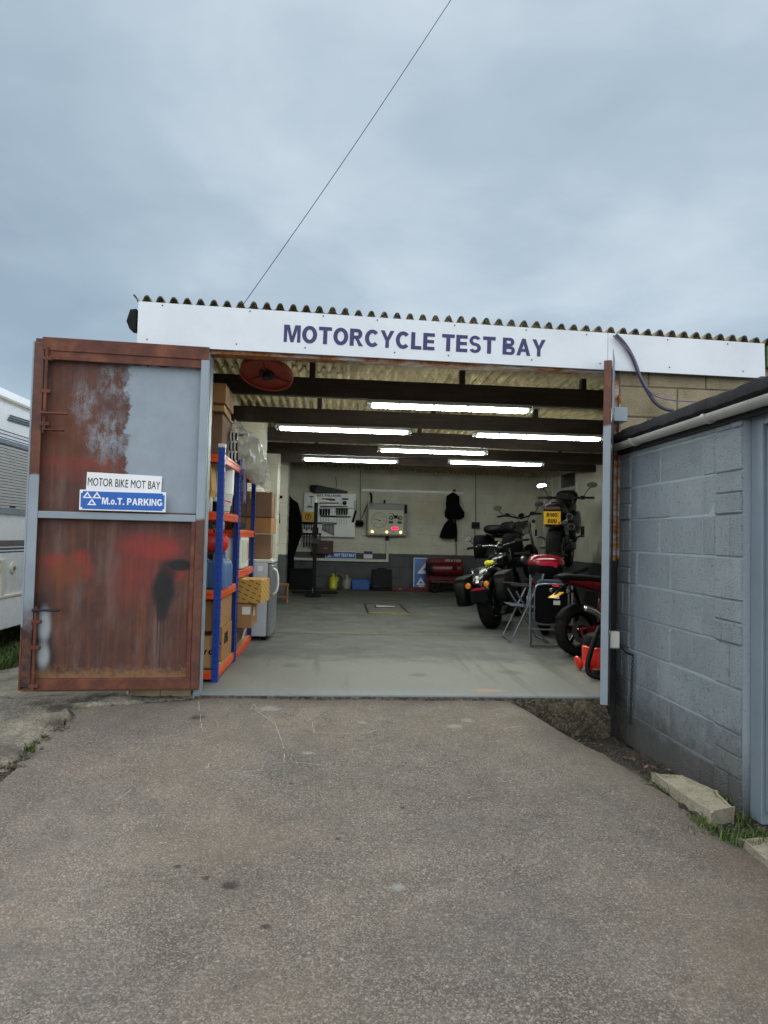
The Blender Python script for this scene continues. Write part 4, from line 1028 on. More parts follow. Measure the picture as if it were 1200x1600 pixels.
# bottom shelf
o = carton('brown carton with letters at front of bottom shelf', -1.16, -.905, .42, .66, .097, .33, 'cardboard_pale', 0, True)
sign_text('vo', .10, .05, 'black_vinyl', o, (.08, -.1225, .13))
o = carton('long brown carton with black letters on the bottom shelf', -1.16, -.89, .7, 1.2, .097, .365, 'cardboard')
sign_text('RBL', .13, .085, 'black_vinyl', o, (.06, -.2525, .18)); sign_text('RBL', .2, .09, 'black_vinyl', o, (.1365, -.05, .17), rot=(R(90), 0, R(90)))
carton('wide brown carton stacked above the lettered cartons on bottom shelf', -1.16, -.895, .46, 1.18, .372, .6, 'cardboard')
b = MB(); b.box((0, 0, 0), (.072, .22, .002), bev=0); o = b.build('yellow_sheet', 'yellow_paper', loc=(-.93, 1.0, .0985), rot=(0, 0, -.05))
tag(o, 'yellow printed sheet lying along the bottom shelf', 'sheet'); o.location = (-.93, .56, .0985)
for k in range(3): sign_text('SAFETY', .1, .014, 'black_vinyl', o, (-.02+.02*k, 0, .0016), rot=(0, 0, R(90)), depth=.0006)
# second rack
pm = thing('flat_case', 'tall black flat case leaning on upper shelf of the farther rack', 'panel', (-.93, 1.75, 1.168))
b = MB(); b.box((0, 0, .25), (.03, .7, .5), bev=.008); b.build('case', 'black_plastic', pm); b = MB(); b.box((.0165, 0, .26), (.002, .62, .4), bev=0); b.build('screen', 'dark_glass', pm)
b = MB(); bm = b.bm; V = []
for i in range(9):
    V.append([bm.verts.new((-.845+.012*math.sin(k*1.3+i*.3), 1.27+.018*k*(1+.25*i/8)+.008*i, 1.70-.035*i-(.03 if (k % 3 == 1 and i == 8) else 0))) for k in range(6)])
for p, q in zip(V, V[1:]):
    for k in range(5): bm.faces.new((p[k], p[k+1], q[k+1], q[k]))
bmesh.ops.solidify(bm, geom=bm.faces[:], thickness=.012)
tag(b.build('hanging_cloth', 'lilac_cloth', smooth=True), 'pale lilac cloth glove hanging from the top of racks', 'cloth')
wa = thing('white_appliance', 'white boxy appliance with door on middle shelf of farther rack', 'appliance', (-.99, 1.75, .797))
b = MB(); b.box((0, 0, .15), (.24, .5, .3), bev=.012, seg=2); b.build('body', 'white_plastic', wa); b = MB(); b.box((.123, -.04, .16), (.006, .32, .22), bev=.003); b.build('door', 'cream_plastic', wa); b = MB(); b.box((.13, .1, .16), (.012, .02, .17)); b.build('handle', 'white_enamel', wa)
wj = thing('white_drum', 'white plastic drum at near end of middle shelf on farther rack', 'drum', (-.99, 1.39, .797))
b = MB(); b.lathe([(.1, 0), (.105, .02), (.105, .26), (.085, .29), (.03, .3), (.03, .33)], 28); b.build('body', 'white_plastic', wj, smooth=40); b = MB(); b.cyl((0, 0, .33), (0, 0, .35), .034); b.build('cap', 'white_enamel', wj)
wr = thing('cable_roll', 'small roll of white cable beside appliance on farther rack', 'cable roll', (-.95, 2.2, .797))
b = MB(); b.lathe([(.045, -.03), (.08, -.03), (.08, .03), (.045, .03)], 24, Matrix.Translation((0, 0, .08)) @ Matrix.Rotation(R(90), 4, 'Y'), closed=True); b.build('coil', 'white_enamel', wr, smooth=40)
carton('plain brown carton under the labelled carton of farther rack', -1.16, -.92, 1.36, 2.3, .077, .25, 'cardboard_dull', 0, False)
carton('brown carton with two white labels jutting out of farther rack', -1.15, -.76, 1.5, 1.95, .258, .475, 'cardboard', 0, True, labels=((.0, .13, .075, .12, 'f'), (.145, .16, .075, .07, 'f'), (-.05, .14, .1, .09, 's')))
carton('printed yellow-brown carton perched on top of the labelled carton', -.98, -.655, 1.5, 1.86, .486, .70, 'carton_print', -.12, False, name='printed_carton')
b = MB(); b.box((0, 0, .14), (.004, .16, .28), (0, .3, 0), bev=0); tag(b.build('leaning_paper', 'paper', loc=(-.87, 2.05, .07)), 'white paper leaning on the bottom shelf of farther rack', 'paper')
# fridge and cartons on it
fr_ = thing('fridge', 'silver undercounter fridge with pale side at end of the racks', 'fridge', (-.93, 2.77, 0))
b = MB(); b.box((0, 0, .43), (.42, .6, .78), bev=.01, seg=2); b.build('body', 'fridge_white', fr_)
b = MB(); b.box((0, 0, .835), (.52, .6, .035), bev=.008, seg=2); b.build('worktop', 'white_enamel', fr_)
b = MB(); b.box((.238, 0, .42), (.05, .595, .76), bev=.014, seg=2); d = b.build('door', 'fridge_silver', fr_)
b = MB(); b.tube([(.262, -.24, .76), (.305, -.24, .73), (.318, -.24, .62), (.305, -.24, .51), (.262, -.24, .48)], .013, 8, smooth=2); b.build('handle', 'white_plastic', d, smooth=True)
for x in (-.18, .18):
    for y in (-.26, .26):
        b = MB(); b.cyl((x, y, 0), (x, y, .045), .02); b.build('foot', 'black_plastic', fr_)
b = MB(); b.box((.13, -.302, .76), (.05, .001, .055), bev=0); b.build('sticker', 'sign_white', fr_)
g = 'cartons stacked on the fridge'
o = carton('lowest carton on the fridge with white scribbled writing', -1.15, -.72, 2.6, 3.05, .855, 1.12, 'cardboard_dull', .05, False, g)
b = MB(); P = [(.217, -.12+.03*math.sin(k*2.1), .06+.012*k) for k in range(14)]; b.tube(P, .003, 5); b.build('scribble', 'chalk', o)
carton('middle carton on the fridge with open torn flap', -1.15, -.7, 2.58, 3.0, 1.13, 1.30, 'cardboard', -.04, False, g)
carton('topmost large plain carton on the fridge', -1.15, -.71, 2.56, 3.06, 1.31, 1.58, 'cardboard_dull', .02, True, g)
# hose reel on the ceiling
hr = thing('hose_reel', 'rusty red round reel hanging under the roof just behind the lintel', 'reel', (-.58, .5, 2.385))
mt_ = Matrix.Rotation(R(-20), 4, 'X') @ Matrix.Rotation(R(6), 4, 'Y')
b = MB(); b.lathe([(.06, -.004), (.19, -.012), (.19, -.03), (.21, -.03), (.21, .012), (.06, .008)], 40, mt_); b.build('disc', 'reel_red', hr, smooth=40)
b = MB(); b.lathe([(.0, -.05), (.03, -.05), (.035, -.02), (.06, -.02), (.06, .0)], 20, mt_); b.build('hub', 'dark_steel', hr, smooth=40)
for k in range(3):
    a = k*2.094+.4; b = MB(); b.box((.125, 0, -.016), (.13, .012, .012), bev=.003); b.build('spoke', 'reel_red', hr, rot=(mt_ @ Matrix.Rotation(a, 4, 'Z')).to_euler())
b = MB(); b.cyl((0, 0, 0), (0, .03, .26), .014); b.build('stem', 'dark_steel', hr)
b = MB(); b.tube([(-1.17, .35, 2.4), (-1.06, .7, 2.36), (-1.0, 1.2, 2.24), (-1.05, 1.8, 2.12), (-1.1, 2.4, 2.1)], .022, 10, smooth=2); tag(b.build('beige_hose', 'cream_plastic', smooth=True), 'beige hose drooping along the upper left wall above the cartons', 'hose')
# ------------------------------------------------------------------ fluorescent lights
g = 'fluorescent battens under the roof beams'
for i, (x, y, lab) in enumerate(((.97, 1.08, 'nearest and largest lit fluorescent light under the first beam'), (.05, 2.55, 'left fluorescent light of the second row below the second beam'),
        (2.21, 2.55, 'right fluorescent light of the second row partly behind grey leaf'), (1.25, 4.12, 'single fluorescent light of the third row'),
        (.18, 5.48, 'left fluorescent light of the farthest row above tool board'), (2.37, 5.25, 'right fluorescent light of the farthest row near window'))):
    t = thing('fluorescent_light', lab, 'light', (x, y, 2.285), 0, g)
    b = MB(); b.box((0, 0, .022), (1.46, .1, .035), bev=.012, seg=2); b.build('housing', 'machine_grey', t)
    b = MB(); b.box((0, 0, -.012), (1.38, .07, .03), bev=.012, seg=2); b.build('tube', 'tube_light', t)
    for s in (-1, 1):
        b = MB(); b.box((s*.715, 0, .0), (.045, .105, .055), bev=.012, seg=2); b.build('end_cap', 'tube_cover', t)
    for s in (-.45, -.15, .15, .45):
        b = MB(); b.box((s, -.052, .008), (.02, .008, .022), bev=.002); b.build('clip', 'steel', t)
# ------------------------------------------------------------------ back wall fittings
YW = 9.93
def wp(px, py): return at(px, py, YW)
def wbox(px0, py0, px1, py1, d, bm_=None, bev=.004, y=None):
    A, B = at(px0, py1, y or YW), at(px1, py0, y or YW); yy = (y or YW)
    return ((A.x+B.x)/2, yy, (A.z+B.z)/2), (abs(B.x-A.x), d, abs(B.z-A.z))
def wthing(name, label, cat, px0, py0, px1, py1, d, m, group=None, y=None, part='body', bev=.004):
    c, s = wbox(px0, py0, px1, py1, d, y=y); t = thing(name, label, cat, (c[0], c[1], c[2]-s[2]/2), 0, group)
    b = MB(); b.box((0, 0, s[2]/2), s, bev=bev); b.build(part, m, t); return t, s
tb, s = wthing('tool_board', 'white tool board with black heading and narrow shelf rails on back wall', 'board', 473, 772, 556, 838, .02, 'sign_white', part='board')
w, h = s[0], s[2]
sign_text('M.O.T. TOOLS BOARD', w*.47, .045, 'black_vinyl', tb, (-.02, -.0125, h-.05))
for z, x0, x1 in ((.0, -w/2, w/2), (h*.665, -w*.45, w*.46)):
    b = MB(); b.box(((x0+x1)/2, -.02, z), (x1-x0, .02, .02)); b.build('rail', 'machine_grey', tb)
rails = [(500, 810, 548, 804.5), (471, 818, 526, 817), (471, 834, 500, 834)]
for i, (a, q, c, d) in enumerate(rails):
    A, B = wp(a, q), wp(c, d); b = MB(); b.box((0, 0, 0), (B.x-A.x, .03, .035)); o = b.build('tool_rail', 'black_plastic', loc=((A.x+B.x)/2, YW-.025, (A.z+B.z)/2))
    tag(o, ('black rail holding the screwdrivers on tool board', 'black rail holding the row of spanners on tool board', 'black rail holding hammers at lower left of the tool board')[i], 'rail')
def hang(name, label, cat, group, px, py, hh, w, m, m2=None, hd=.35):
    P = wp(px, py); t = thing(name, label, cat, (P.x, YW-.05, P.z), 0, group)
    b = MB(); b.prism([(-w*.35, 0), (w*.35, 0), (w*.3, -hh*(1-hd)), (w*.5, -hh*(1-hd)), (w*.45, -hh), (-w*.45, -hh), (-w*.5, -hh*(1-hd)), (-w*.3, -hh*(1-hd))], -.012, .012); b.build('shaft', m, t)
    b = MB(); b.box((0, 0, .012), (w*1.5, .03, .045), bev=.01, seg=2); b.build('head', m2 or m, t)
for k in range(9): hang('spanner', ORD[k]+' spanner from the left, hanging on the black tool rail', 'spanner', 'row of spanners on the tool board', 504.5+k*2.15, 818.5, .14+.014*k, .022, 'dark_steel', 'steel', .15)
for k in range(4): hang('screwdriver', ORD[k]+' black handled screwdriver from the left in tool board rail', 'screwdriver', 'black screwdrivers in the rail', 501+k*4.3, 806, .13, .012, 'steel', None, .1)
for k in range(5): hang('green_screwdriver', ORD[k]+' green handled screwdriver from the left in tool board rail', 'screwdriver', 'green screwdrivers in the rail', 526.5+k*3.8, 805, .2, .01, 'steel', None, .1)
for t in [o for o in COL.objects if o.name.startswith(('screwdriver', 'green_screwdriver')) and o.type == 'EMPTY']:
    b = MB(); b.cyl((0, 0, .01), (0, 0, .15), .02, .026, n=10); b.build('handle', 'tool_green' if t.name.startswith('green') else 'black_plastic', t)
for k in range(5): hang('hammer', ORD[k]+' dark hammer from the left hanging below lower tool rail', 'tool', 'dark tools under the lower rail', 475.5+k*4.2+(8 if k == 4 else 0), 835.5, .27-.02*(k % 2) if k < 4 else .12, .035, 'dark_steel', 'black_plastic', .35)
for k in range(5): hang('pliers', ORD[k]+' pair of pliers from the left under the yellow box', 'pliers', 'pliers under the yellow box', 476+k*3.6, 819, .11+.03*(k % 2), .035, 'dark_steel', 'black_plastic', .5)
t = thing('hand_saw', 'dark hand saw resting on top of the tool board', 'saw', (wp(514, 771).x, YW-.03, wp(514, 771.3).z))
A = [(485, 758), (497, 758), (543, 767.5), (543, 771.5), (490, 771.5), (484.5, 767.5)]; b = MB(); b.prism([(wp(*q).x-t.location.x, wp(*q).z-t.location.z) for q in A[1:5]], -.003, .003); b.build('blade', 'dark_steel', t)
b = MB(); b.prism([(wp(*q).x-t.location.x, wp(*q).z-t.location.z) for q in ((485, 758), (497, 758), (490, 771.5), (484.5, 767.5))], -.014, .014); b.build('handle', 'black_plastic', t)
def bar(name, label, cat, a, c, r, m, group=None, y=YW-.035):
    A, B = at(*a, y), at(*c, y); b = MB(); b.cyl(A, B, r, n=8); return tag(b.build(name, m), label, cat, group)
bar('tyre_lever', 'upper long steel bar held across the tool board', 'bar', (499, 786), (529, 786), .012, 'steel')
bar('breaker_bar', 'lower longest steel bar lying across tool board rail', 'bar', (481, 791), (543, 791.5), .01, 'dark_steel')
t = thing('wire_brush', 'wooden handled file across the upper tool board', 'file', wp(515, 780)+Vector((0, -.035, 0))); b = MB(); b.loft([(-.16, 0, 0, .006, .01), (-.02, 0, 0, .008, .018), (.02, 0, -.01, .012, .024), (.12, 0, -.012, .01, .02)], 10); b.build('body', 'cardboard_dull', t)
t = thing('tee_handle', 'T shaped steel key at upper left of tool board', 'key', wp(487, 776)+Vector((0, -.035, 0))); b = MB(); b.box((0, 0, 0), (.09, .014, .02)); b.build('grip', 'black_plastic', t); b = MB(); b.cyl((0, 0, 0), (0, 0, -.17), .007); b.build('shaft', 'steel', t)
t = thing('tape_measure', 'round black tape measure hung at right of the tool board', 'tape measure', wp(538.5, 786)+Vector((0, -.04, 0))); b = MB(); b.cyl((0, -.02, 0), (0, .02, 0), .045, n=18); b.build('case', 'black_plastic', t); b = MB(); b.cyl((0, -.021, 0), (0, -.026, 0), .02); b.build('hub', 'dark_steel', t)
t = thing('torch', 'black torch lying high on the tool board beside handle', 'torch', wp(541, 780)+Vector((0, -.04, 0))); b = MB(); b.cyl((-.055, 0, 0), (.05, 0, 0), .018, .014); b.build('barrel', 'black_plastic', t); b = MB(); b.cyl((-.09, 0, 0), (-.055, 0, 0), .012, .02); b.build('head', 'dark_steel', t)
t = thing('calliper', 'long dark calliper hanging on a wire loop at right tool board edge', 'gauge', wp(554, 800)+Vector((0, -.03, 0)))
b = MB(); b.box((-.005, 0, -.1), (.05, .02, .26), (0, R(14), 0)); b.build('body', 'black_plastic', t)
b = MB(); b.tube([(.01, 0, .02), (-.02, 0, .2), (.01, 0, .25), (.04, 0, .2), (.03, 0, .02)], .006, 6, smooth=1); b.build('loop', 'steel', t)
o, s = wthing('yellow_box', 'yellow box with round black emblem at left edge of tool board', 'box', 472, 800, 491, 815, .07, 'plate_yellow', y=YW-.04)
b = MB(); b.lathe([(.055, -.001), (.068, -.001), (.068, .001), (.055, .001)], 28, Matrix.Translation((0, -.0365, s[2]/2)) @ Matrix.Rotation(R(90), 4, 'X'), closed=True); b.build('ring', 'black_vinyl', o); sign_text('7', .05, .08, 'black_vinyl', o, (0, -.0365, s[2]/2))
o, s = wthing('dark_red_case', 'dark red case standing on the trunking below the tool board', 'case', 488, 845, 521, 865.5, .16, 'dark_red_paint', y=YW-.09); b = MB(); b.box((.06, -.085, s[2]*.45), (.07, .01, .02)); b.build('latch', 'steel', o)
o, s = wthing('test_bay_sign', 'blue test bay sign with white lettering resting on white trunking', 'sign', 508, 862, 556, 872.5, .01, 'sign_white', y=YW-.05, part='board')
b = MB(); b.box((0, -.006, s[2]/2), (s[0]-.02, .002, s[2]-.02), bev=0); b.build('panel', 'sign_blue', o); sign_text('MOT TEST BAY', s[0]*.66, s[2]*.42, 'sign_white', o, (s[0]*.13, -.008, s[2]/2)); triangles(o, -s[0]*.37, s[2]/2, .075, -.0075)
o, s = wthing('small_box', 'small white and navy box standing on right end of trunking', 'box', 568, 861, 582, 872.5, .07, 'white_plastic', y=YW-.06); b = MB(); b.box((0, -.037, s[2]*.77), (s[0]*.98, .003, s[2]*.4), bev=0); b.build('band', 'navy_vinyl', o)
# trunking
tr = thing('trunking', 'white cable trunking running low along the back wall then up to gauge cabinet', 'trunking', (wp(500, 872).x, YW, 0))
A, B, C = wp(458, 872.5), wp(607, 877), wp(606, 840)
b = MB(); b.box(((A.x+B.x)/2-tr.location.x, .0, (A.z+B.z)/2), (B.x-A.x, .06, .055)); b.build('run', 'white_enamel', tr); b = MB(); b.box((B.x-.028-tr.location.x, -.001, (B.z+C.z)/2+.03), (.05, .058, C.z-B.z)); b.build('riser', 'white_enamel', tr)
b = MB(); b.box((XL+.02, 8.2, .64), (.05, 3.4, .055)); tag(b.build('side_trunking', 'white_enamel'), 'white trunking along the left wall behind the hanging jackets', 'trunking')
c, s = wbox(565, 766, 725, 770, .05); b = MB(); b.box((0, 0, 0), (s[0], .05, .05)); o = b.build('hanging_rail', 'sign_white', loc=(c[0], YW+.02, c[2])); tag(o, 'long white rail fixed high across the back wall', 'rail')
# gauge cabinet
gc, s = wthing('gauge_cabinet', 'grey brake tester cabinet with round dial, lamps and red display', 'cabinet', 572.5, 788, 636, 836.5, .2, 'machine_grey', y=YW-.1, part='case', bev=.012)
w, h = s[0], s[2]
b = MB(); b.box((-.02, -.102, h*.43), (w*.86, .006, h*.74), bev=.002); fc = b.build('face', 'dial_face', gc)
y = -.107; dx, dz = -w*.2, h*.48
b = MB(); b.lathe([(.163, -.001), (.17, -.001), (.17, .001), (.163, .001)], 48, Matrix.Translation((dx, y, dz)) @ Matrix.Rotation(R(90), 4, 'X'), closed=True); b.build('dial_ring', 'dark_steel', gc)
for k in range(13):
    a = R(225-k*22.5); b = MB(); b.box((dx+.135*math.cos(a), y, dz+.135*math.sin(a)), (.022, .002, .005), (0, -a, 0), bev=0); b.build('tick', 'dark_steel', gc)
for k in range(7):
    a = R(225-k*45); text(str(k*100), .04, .02, 'dark_steel', gc, (dx+.105*math.cos(a), y, dz+.105*math.sin(a)), off=.004, name='numeral')
b = MB(); b.prism([(-.17, .052), (.02, -.012), (.026, .0), (.018, .004), (-.17, .055)], -.002, .002); b.cyl((0, -.006, 0), (0, .004, 0), .014); b.build('needle', 'black_vinyl', gc, loc=(dx+.01, y-.005, dz-.01))
ix, iz = w*.21, h*.56
for dx2 in (-.1, .1):
    b = MB(); b.lathe([(.03, -.001), (.048, -.001), (.048, .001), (.03, .001)], 24, Matrix.Translation((ix+dx2, y, iz)) @ Matrix.Rotation(R(90), 4, 'X'), closed=True); b.cyl((ix+dx2, y-.001, iz), (ix+dx2, y+.001, iz), .012); b.build('wheel_icon', 'black_vinyl', gc)
b = MB(); b.prism([(-.15, .1), (-.07, .1), (-.03, .055), (.05, .06), (.04, .01), (.1, .0), (.1, -.012), (-.1, -.012), (-.1, .0), (-.03, .01), (-.05, .045), (-.08, .09), (-.15, .09)], -.001, .001, Matrix.Translation((ix, y, iz))); b.build('bike_icon', 'black_vinyl', gc)
for dx2 in (-.1, .09):
    b = MB(); b.box((ix+dx2, y, iz-.095), (.095, .004, .05), bev=0); b.build('readout', 'dark_red_paint', gc)
b = MB(); b.box((ix-.01, y-.001, h*.235), (.135, .005, .055), bev=.002); b.build('display', 'red_display', gc)
for px in (-.36, .0, .345):
    b = MB(); b.cyl((w*px-.0, y, h*.12), (w*px, y-.012, h*.12), .02, n=14); b.build('lamp', 'lamp_yellow', gc)
text('Sm', .085, .035, 'red_paint', gc, (-w*.39, -.1012, h*.93), off=.02)
b = MB(); b.box((w*.455, -.11, h*.835), (.06, .03, h*.27)); b.build('side_box', 'black_plastic', gc)
b = MB(); b.box((-.06, -.02, h+.04), (.04, .05, .08)); b.build('socket', 'black_plastic', gc); b = MB(); b.box((.02, -.0, -.05), (.07, .06, .1)); b.build('gland', 'black_plastic', gc)
b = MB(); b.tube([(-w*.4, -.02, h), (-w*.395, -.03, h+.13), (-w*.41, -.04, h+.2), (-w*.44, -.05, h+.215)], .022, 8, smooth=1); b.build('hook', 'black_plastic', gc)
b = MB(); b.tube([wp(573, 790)+Vector((0, -.03, 0)), wp(567, 805)+Vector((0, -.03, 0)), wp(562, 817)+Vector((0, -.03, 0))], .008, 6, smooth=2); tag(b.build('cabinet_cable', 'black_vinyl'), 'black cable running from wall plugs up to the gauge cabinet', 'cable')
o, s = wthing('wall_sockets', 'pair of black plugs in wall socket between tool board and gauge cabinet', 'socket', 556, 813, 567, 823, .07, 'black_plastic', y=YW-.03); b = MB(); b.ball((-.04, -.05, s[2]*.5), .045); b.ball((.05, -.05, s[2]*.5), .05); b.build('plug', 'black_plastic', o)
o, s = wthing('wall_socket', 'dark double socket on the back wall right of the hanging bags', 'socket', 737, 816, 749.5, 826, .05, 'dark_steel', y=YW)
for dx2 in (-.035, .035):
    b = MB(); b.ball((dx2, -.035, s[2]*.45), .028); b.build('plug', 'black_plastic', o)
for (pts, lab) in (([(742, 826), (741, 850), (743, 880)], 'thin black flex hanging from the dark double socket'), ([(743, 735), (743, 816)], 'thin conduit dropping from roof to the dark double socket'), ([(563, 735), (563, 815)], 'thin conduit dropping from roof to the wall plugs beside tool board'), ([(525, 762), (526, 755), (524, 745)], 'thin wire poking up above the hand saw')):
    b = MB(); b.tube([wp(*q)+Vector((0, -.02, 0)) for q in pts], .007, 6, smooth=1); tag(b.build('flex' if 'flex' in lab else 'conduit' if 'conduit' in lab else 'wire', 'dark_steel'), lab, 'cable')
def bag(name, label, prof, px, py, m='black_cloth'):
    P = wp(px, py); t = thing(name, label, 'bag', (P.x, YW-.15, P.z))
    b = MB(); b.loft([(-z, 0, -x, ry, rx) for (z, x, rx, ry) in prof], 18, 2.3)
    for v in b.bm.verts: v.co += .025*Vector((0, NZ.noise(v.co*6), NZ.noise(v.co*6+Vector((3, 1, 2)))))
    b.build('body', m, t, smooth=True, rot=(0, R(-90), 0)); return t
def strap(t, pts, r=.014):
    b = MB(); b.tube(pts, r, 6, smooth=1); b.build('strap', 'black_cloth', t)
t = bag('hanging_rucksack', 'upper black bag hanging from the white rail on back wall', [(.02, 0, .03, .05), (.1, 0, .13, .1), (.28, 0, .15, .13), (.36, .02, .17, .13), (.45, .05, .22, .14), (.55, .04, .22, .14), (.6, .03, .14, .1)], 706, 769); strap(t, [(.0, -.0, .0), (.02, -.05, .06), (.05, -.03, .0)])
t = bag('hanging_helmet_bag', 'lower black pointed bag hanging under the upper bag', [(.0, .03, .03, .05), (.12, .02, .11, .1), (.28, -.0, .17, .13), (.4, -.02, .18, .13), (.43, -.02, .12, .1)], 700, 811); strap(t, [(.12, -.05, -.02), (.16, -.06, -.25), (.15, -.06, -.5)], .02)
b = MB(); b.tube([wp(711, 838)+Vector((0, -.06, 0)), wp(712, 855)+Vector((0, -.06, 0)), wp(712, 872)+Vector((0, -.06, 0))], .012, 6); tag(b.build('hanging_strap', 'steel'), 'chain dangling from the black bags towards the red heater', 'chain')
t = bag('black_jackets', 'long black jackets and waterproofs hanging in the back left corner', [(.0, -.02, .07, .06), (.12, .0, .12, .1), (.2, .07, .2, .14), (.5, .09, .25, .16), (.85, .1, .27, .16), (1.1, .07, .21, .14), (1.35, .04, .16, .12), (1.5, .06, .15, .1), (1.85, .09, .12, .08), (2.02, .1, .1, .06)], 449, 772)
t['category'] = 'jackets'; t.location.y = YW-.35
t.name = 'hanging_jackets'
o, s = wthing('isolator_box', 'white isolator box in the back left corner above jackets', 'box', 441, 739, 450, 761, .1, 'white_enamel', y=YW-.2); b = MB(); b.cyl((0, -.05, s[2]*.4), (0, -.08, s[2]*.4), .03); b.build('switch', 'black_plastic', o)
for i, (px, py, hh, lab) in enumerate(((430, 758, .75, 'black and red tool hanging on the left wall near cartons'), (436, 772, .5, 'thin black bar hanging on the left wall beside jackets'))):
    P = at(px, py, 6.9); t = thing('hanging_tool', lab, 'tool', (P.x, P.y, P.z)); b = MB(); b.tube([(0, 0, 0), (0, .0, -hh*.5), (.02, 0, -hh)], .022-.006*i, 8); b.box((0, 0, -.05), (.12, .04, .05)); b.build('shaft', 'black_plastic', t)
    b = MB(); b.tube([(0, -.015, -.15), (.0, -.015, -.35)], .014, 6); b.build('grip', 'red_paint' if i == 0 else 'steel', t)
P = at(429.5, 742, 5.9); b = MB(); b.box(P, (.03, .05, .42), bev=.01, seg=2); tag(b.build('strip_lamp', 'white_plastic'), 'slim white strip fixed upright on the left wall', 'strip')
P = at(431, 815, 6.9); b = MB(); b.box(P, (.09, .14, .3), bev=.01, seg=2); tag(b.build('wall_dispenser', 'white_enamel'), 'white dispenser on left wall behind the hanging tool', 'dispenser')
# headlamp test stand
st = thing('test_stand', 'tall black headlamp test stand on an H shaped base', 'stand', (at(490, 931, 7.9).x, 7.9, 0))
b = MB(); b.box((0, 0, .88), (.07, .07, 1.72), bev=.004); b.build('post', 'black_plastic', st)
b = MB(); b.box((.0, -.28, .05), (.28, .12, .06)); b.box((0, 0, .05), (.1, .5, .05)); b.box((.02, .1, .06), (.85, .09, .05)); b.build('base', 'black_plastic', st)
b = MB(); b.box((0, -.02, 1.22), (.11, .1, .12)); b.build('slider', 'black_plastic', st); b = MB(); b.box((0, -.02, 1.02), (.14, .12, .09)); b.build('collar', 'dark_steel', st)
b = MB(); b.cyl((-.02, -.08, .05), (-.02, -.08, .16), .018); b.build('pin', 'chrome', st)
b = MB(); b.box((0, 0, 1.74), (.05, .05, .2)); b.box((0, 0, 1.66), (.14, .03, .03)); b.build('scale', 'white_enamel', st)
# floor things along the back wall
def jug(name, label, px, m, hh, y=9.72):
    P = at(px, 919, y); t = thing(name, label, 'jug', (P.x, y, 0), .3)
    b = MB(); b.loft([(0, 0, 0, .085, .07), (.015, 0, 0, .1, .085), (hh*.62, 0, 0, .1, .085), (hh*.8, 0, .0, .07, .06), (hh*.9, .0, 0, .03, .03), (hh, 0, 0, .03, .03)], 16, 3); b.build('body', m, t, smooth=40, rot=(0, R(-90), 0))
    b = MB(); b.cyl((0, 0, hh), (0, 0, hh+.03), .035); b.build('cap', m, t); b = MB(); b.tube([(.06, 0, hh*.85), (.11, 0, hh*.8), (.1, 0, hh*.55)], .015, 8, smooth=1); b.build('handle', m, t)
jug('yellow_jug', 'yellow plastic jug of liquid on the floor by the back wall', 520, 'yellow_jug', .29); jug('grey_jug', 'grey plastic jug beside the blue box on the floor', 541, 'grey_jug', .27)
b = MB(); b.tube([at(522, 905, 9.8)+Vector((0, 0, .0)), at(530, 892, 9.8), at(538, 905, 9.8), at(533, 918, 9.8)], .02, 8, smooth=2); tag(b.build('jug_hose', 'cardboard_dull'), 'brown curved hose between the yellow jug and grey jug', 'hose')
P = at(563, 920, 9.7); t = thing('blue_box', 'blue plastic box on the floor between the jugs and black case', 'box', (P.x, 9.72, 0)); b = MB(); b.box((0, 0, .1), (.37, .24, .2), bev=.012, seg=2); b.build('body', 'blue_plastic', t); b = MB(); b.box((0, 0, .208), (.385, .255, .02), bev=.005); b.build('lid', 'blue_plastic', t); b = MB(); b.box((0, -.125, .16), (.12, .012, .025)); b.build('handle', 'blue_plastic', t)
P = at(596, 920, 9.7); t = thing('tool_case', 'open black tool case standing on the floor with shiny sockets in it', 'case', (P.x, 9.6, 0)); b = MB(); b.box((0, 0, .03), (.43, .3, .06), bev=.01); b.build('base', 'black_plastic', t); b = MB(); b.box((0, .14, .24), (.43, .045, .38), (R(-8), 0, 0), bev=.015, seg=2); l = b.build('lid', 'black_plastic', t); b = MB(); b.tube([(-.09, .17, .43), (-.06, .17, .455), (.06, .17, .455), (.09, .17, .43)], .013, 8); b.build('handle', 'black_plastic', l)
for k in range(9): b = MB(); x = -.17+.042*k; b.cyl((x, -.02+.04*(k % 2), .05), (x, -.02+.04*(k % 2), .09+.05*(k == 4)), .012, n=8); b.build('socket', 'chrome', t)
P = at(470, 905, 9.6); t = thing('black_crate', 'black crate on the floor behind the test stand', 'crate', (P.x+.02, 9.55, 0)); b = MB(); b.box((0, 0, .2), (.5, .35, .4), bev=.01); b.build('body', 'black_plastic', t); b = MB(); b.box((0, 0, .41), (.53, .38, .03), bev=.006); b.build('lid', 'black_plastic', t)
b = MB(); A, B = at(612, 921, 9.6), at(690, 921, 9.6); b.box(((A.x+B.x)/2, 9.6, .04), (B.x-A.x, .08, .08), bev=.006); o = b.build('red_beam', 'red_paint'); tag(o, 'long red steel beam lying on the floor along the back wall', 'beam')
sign_text('A--', .1, .03, 'chalk', None, (A.x+.2, 9.555, .04), depth=.003); q = COL.objects[-1]
for q in [o2 for o2 in COL.objects if o2.name.startswith('lettering') and o2.parent is None]: q.parent = o
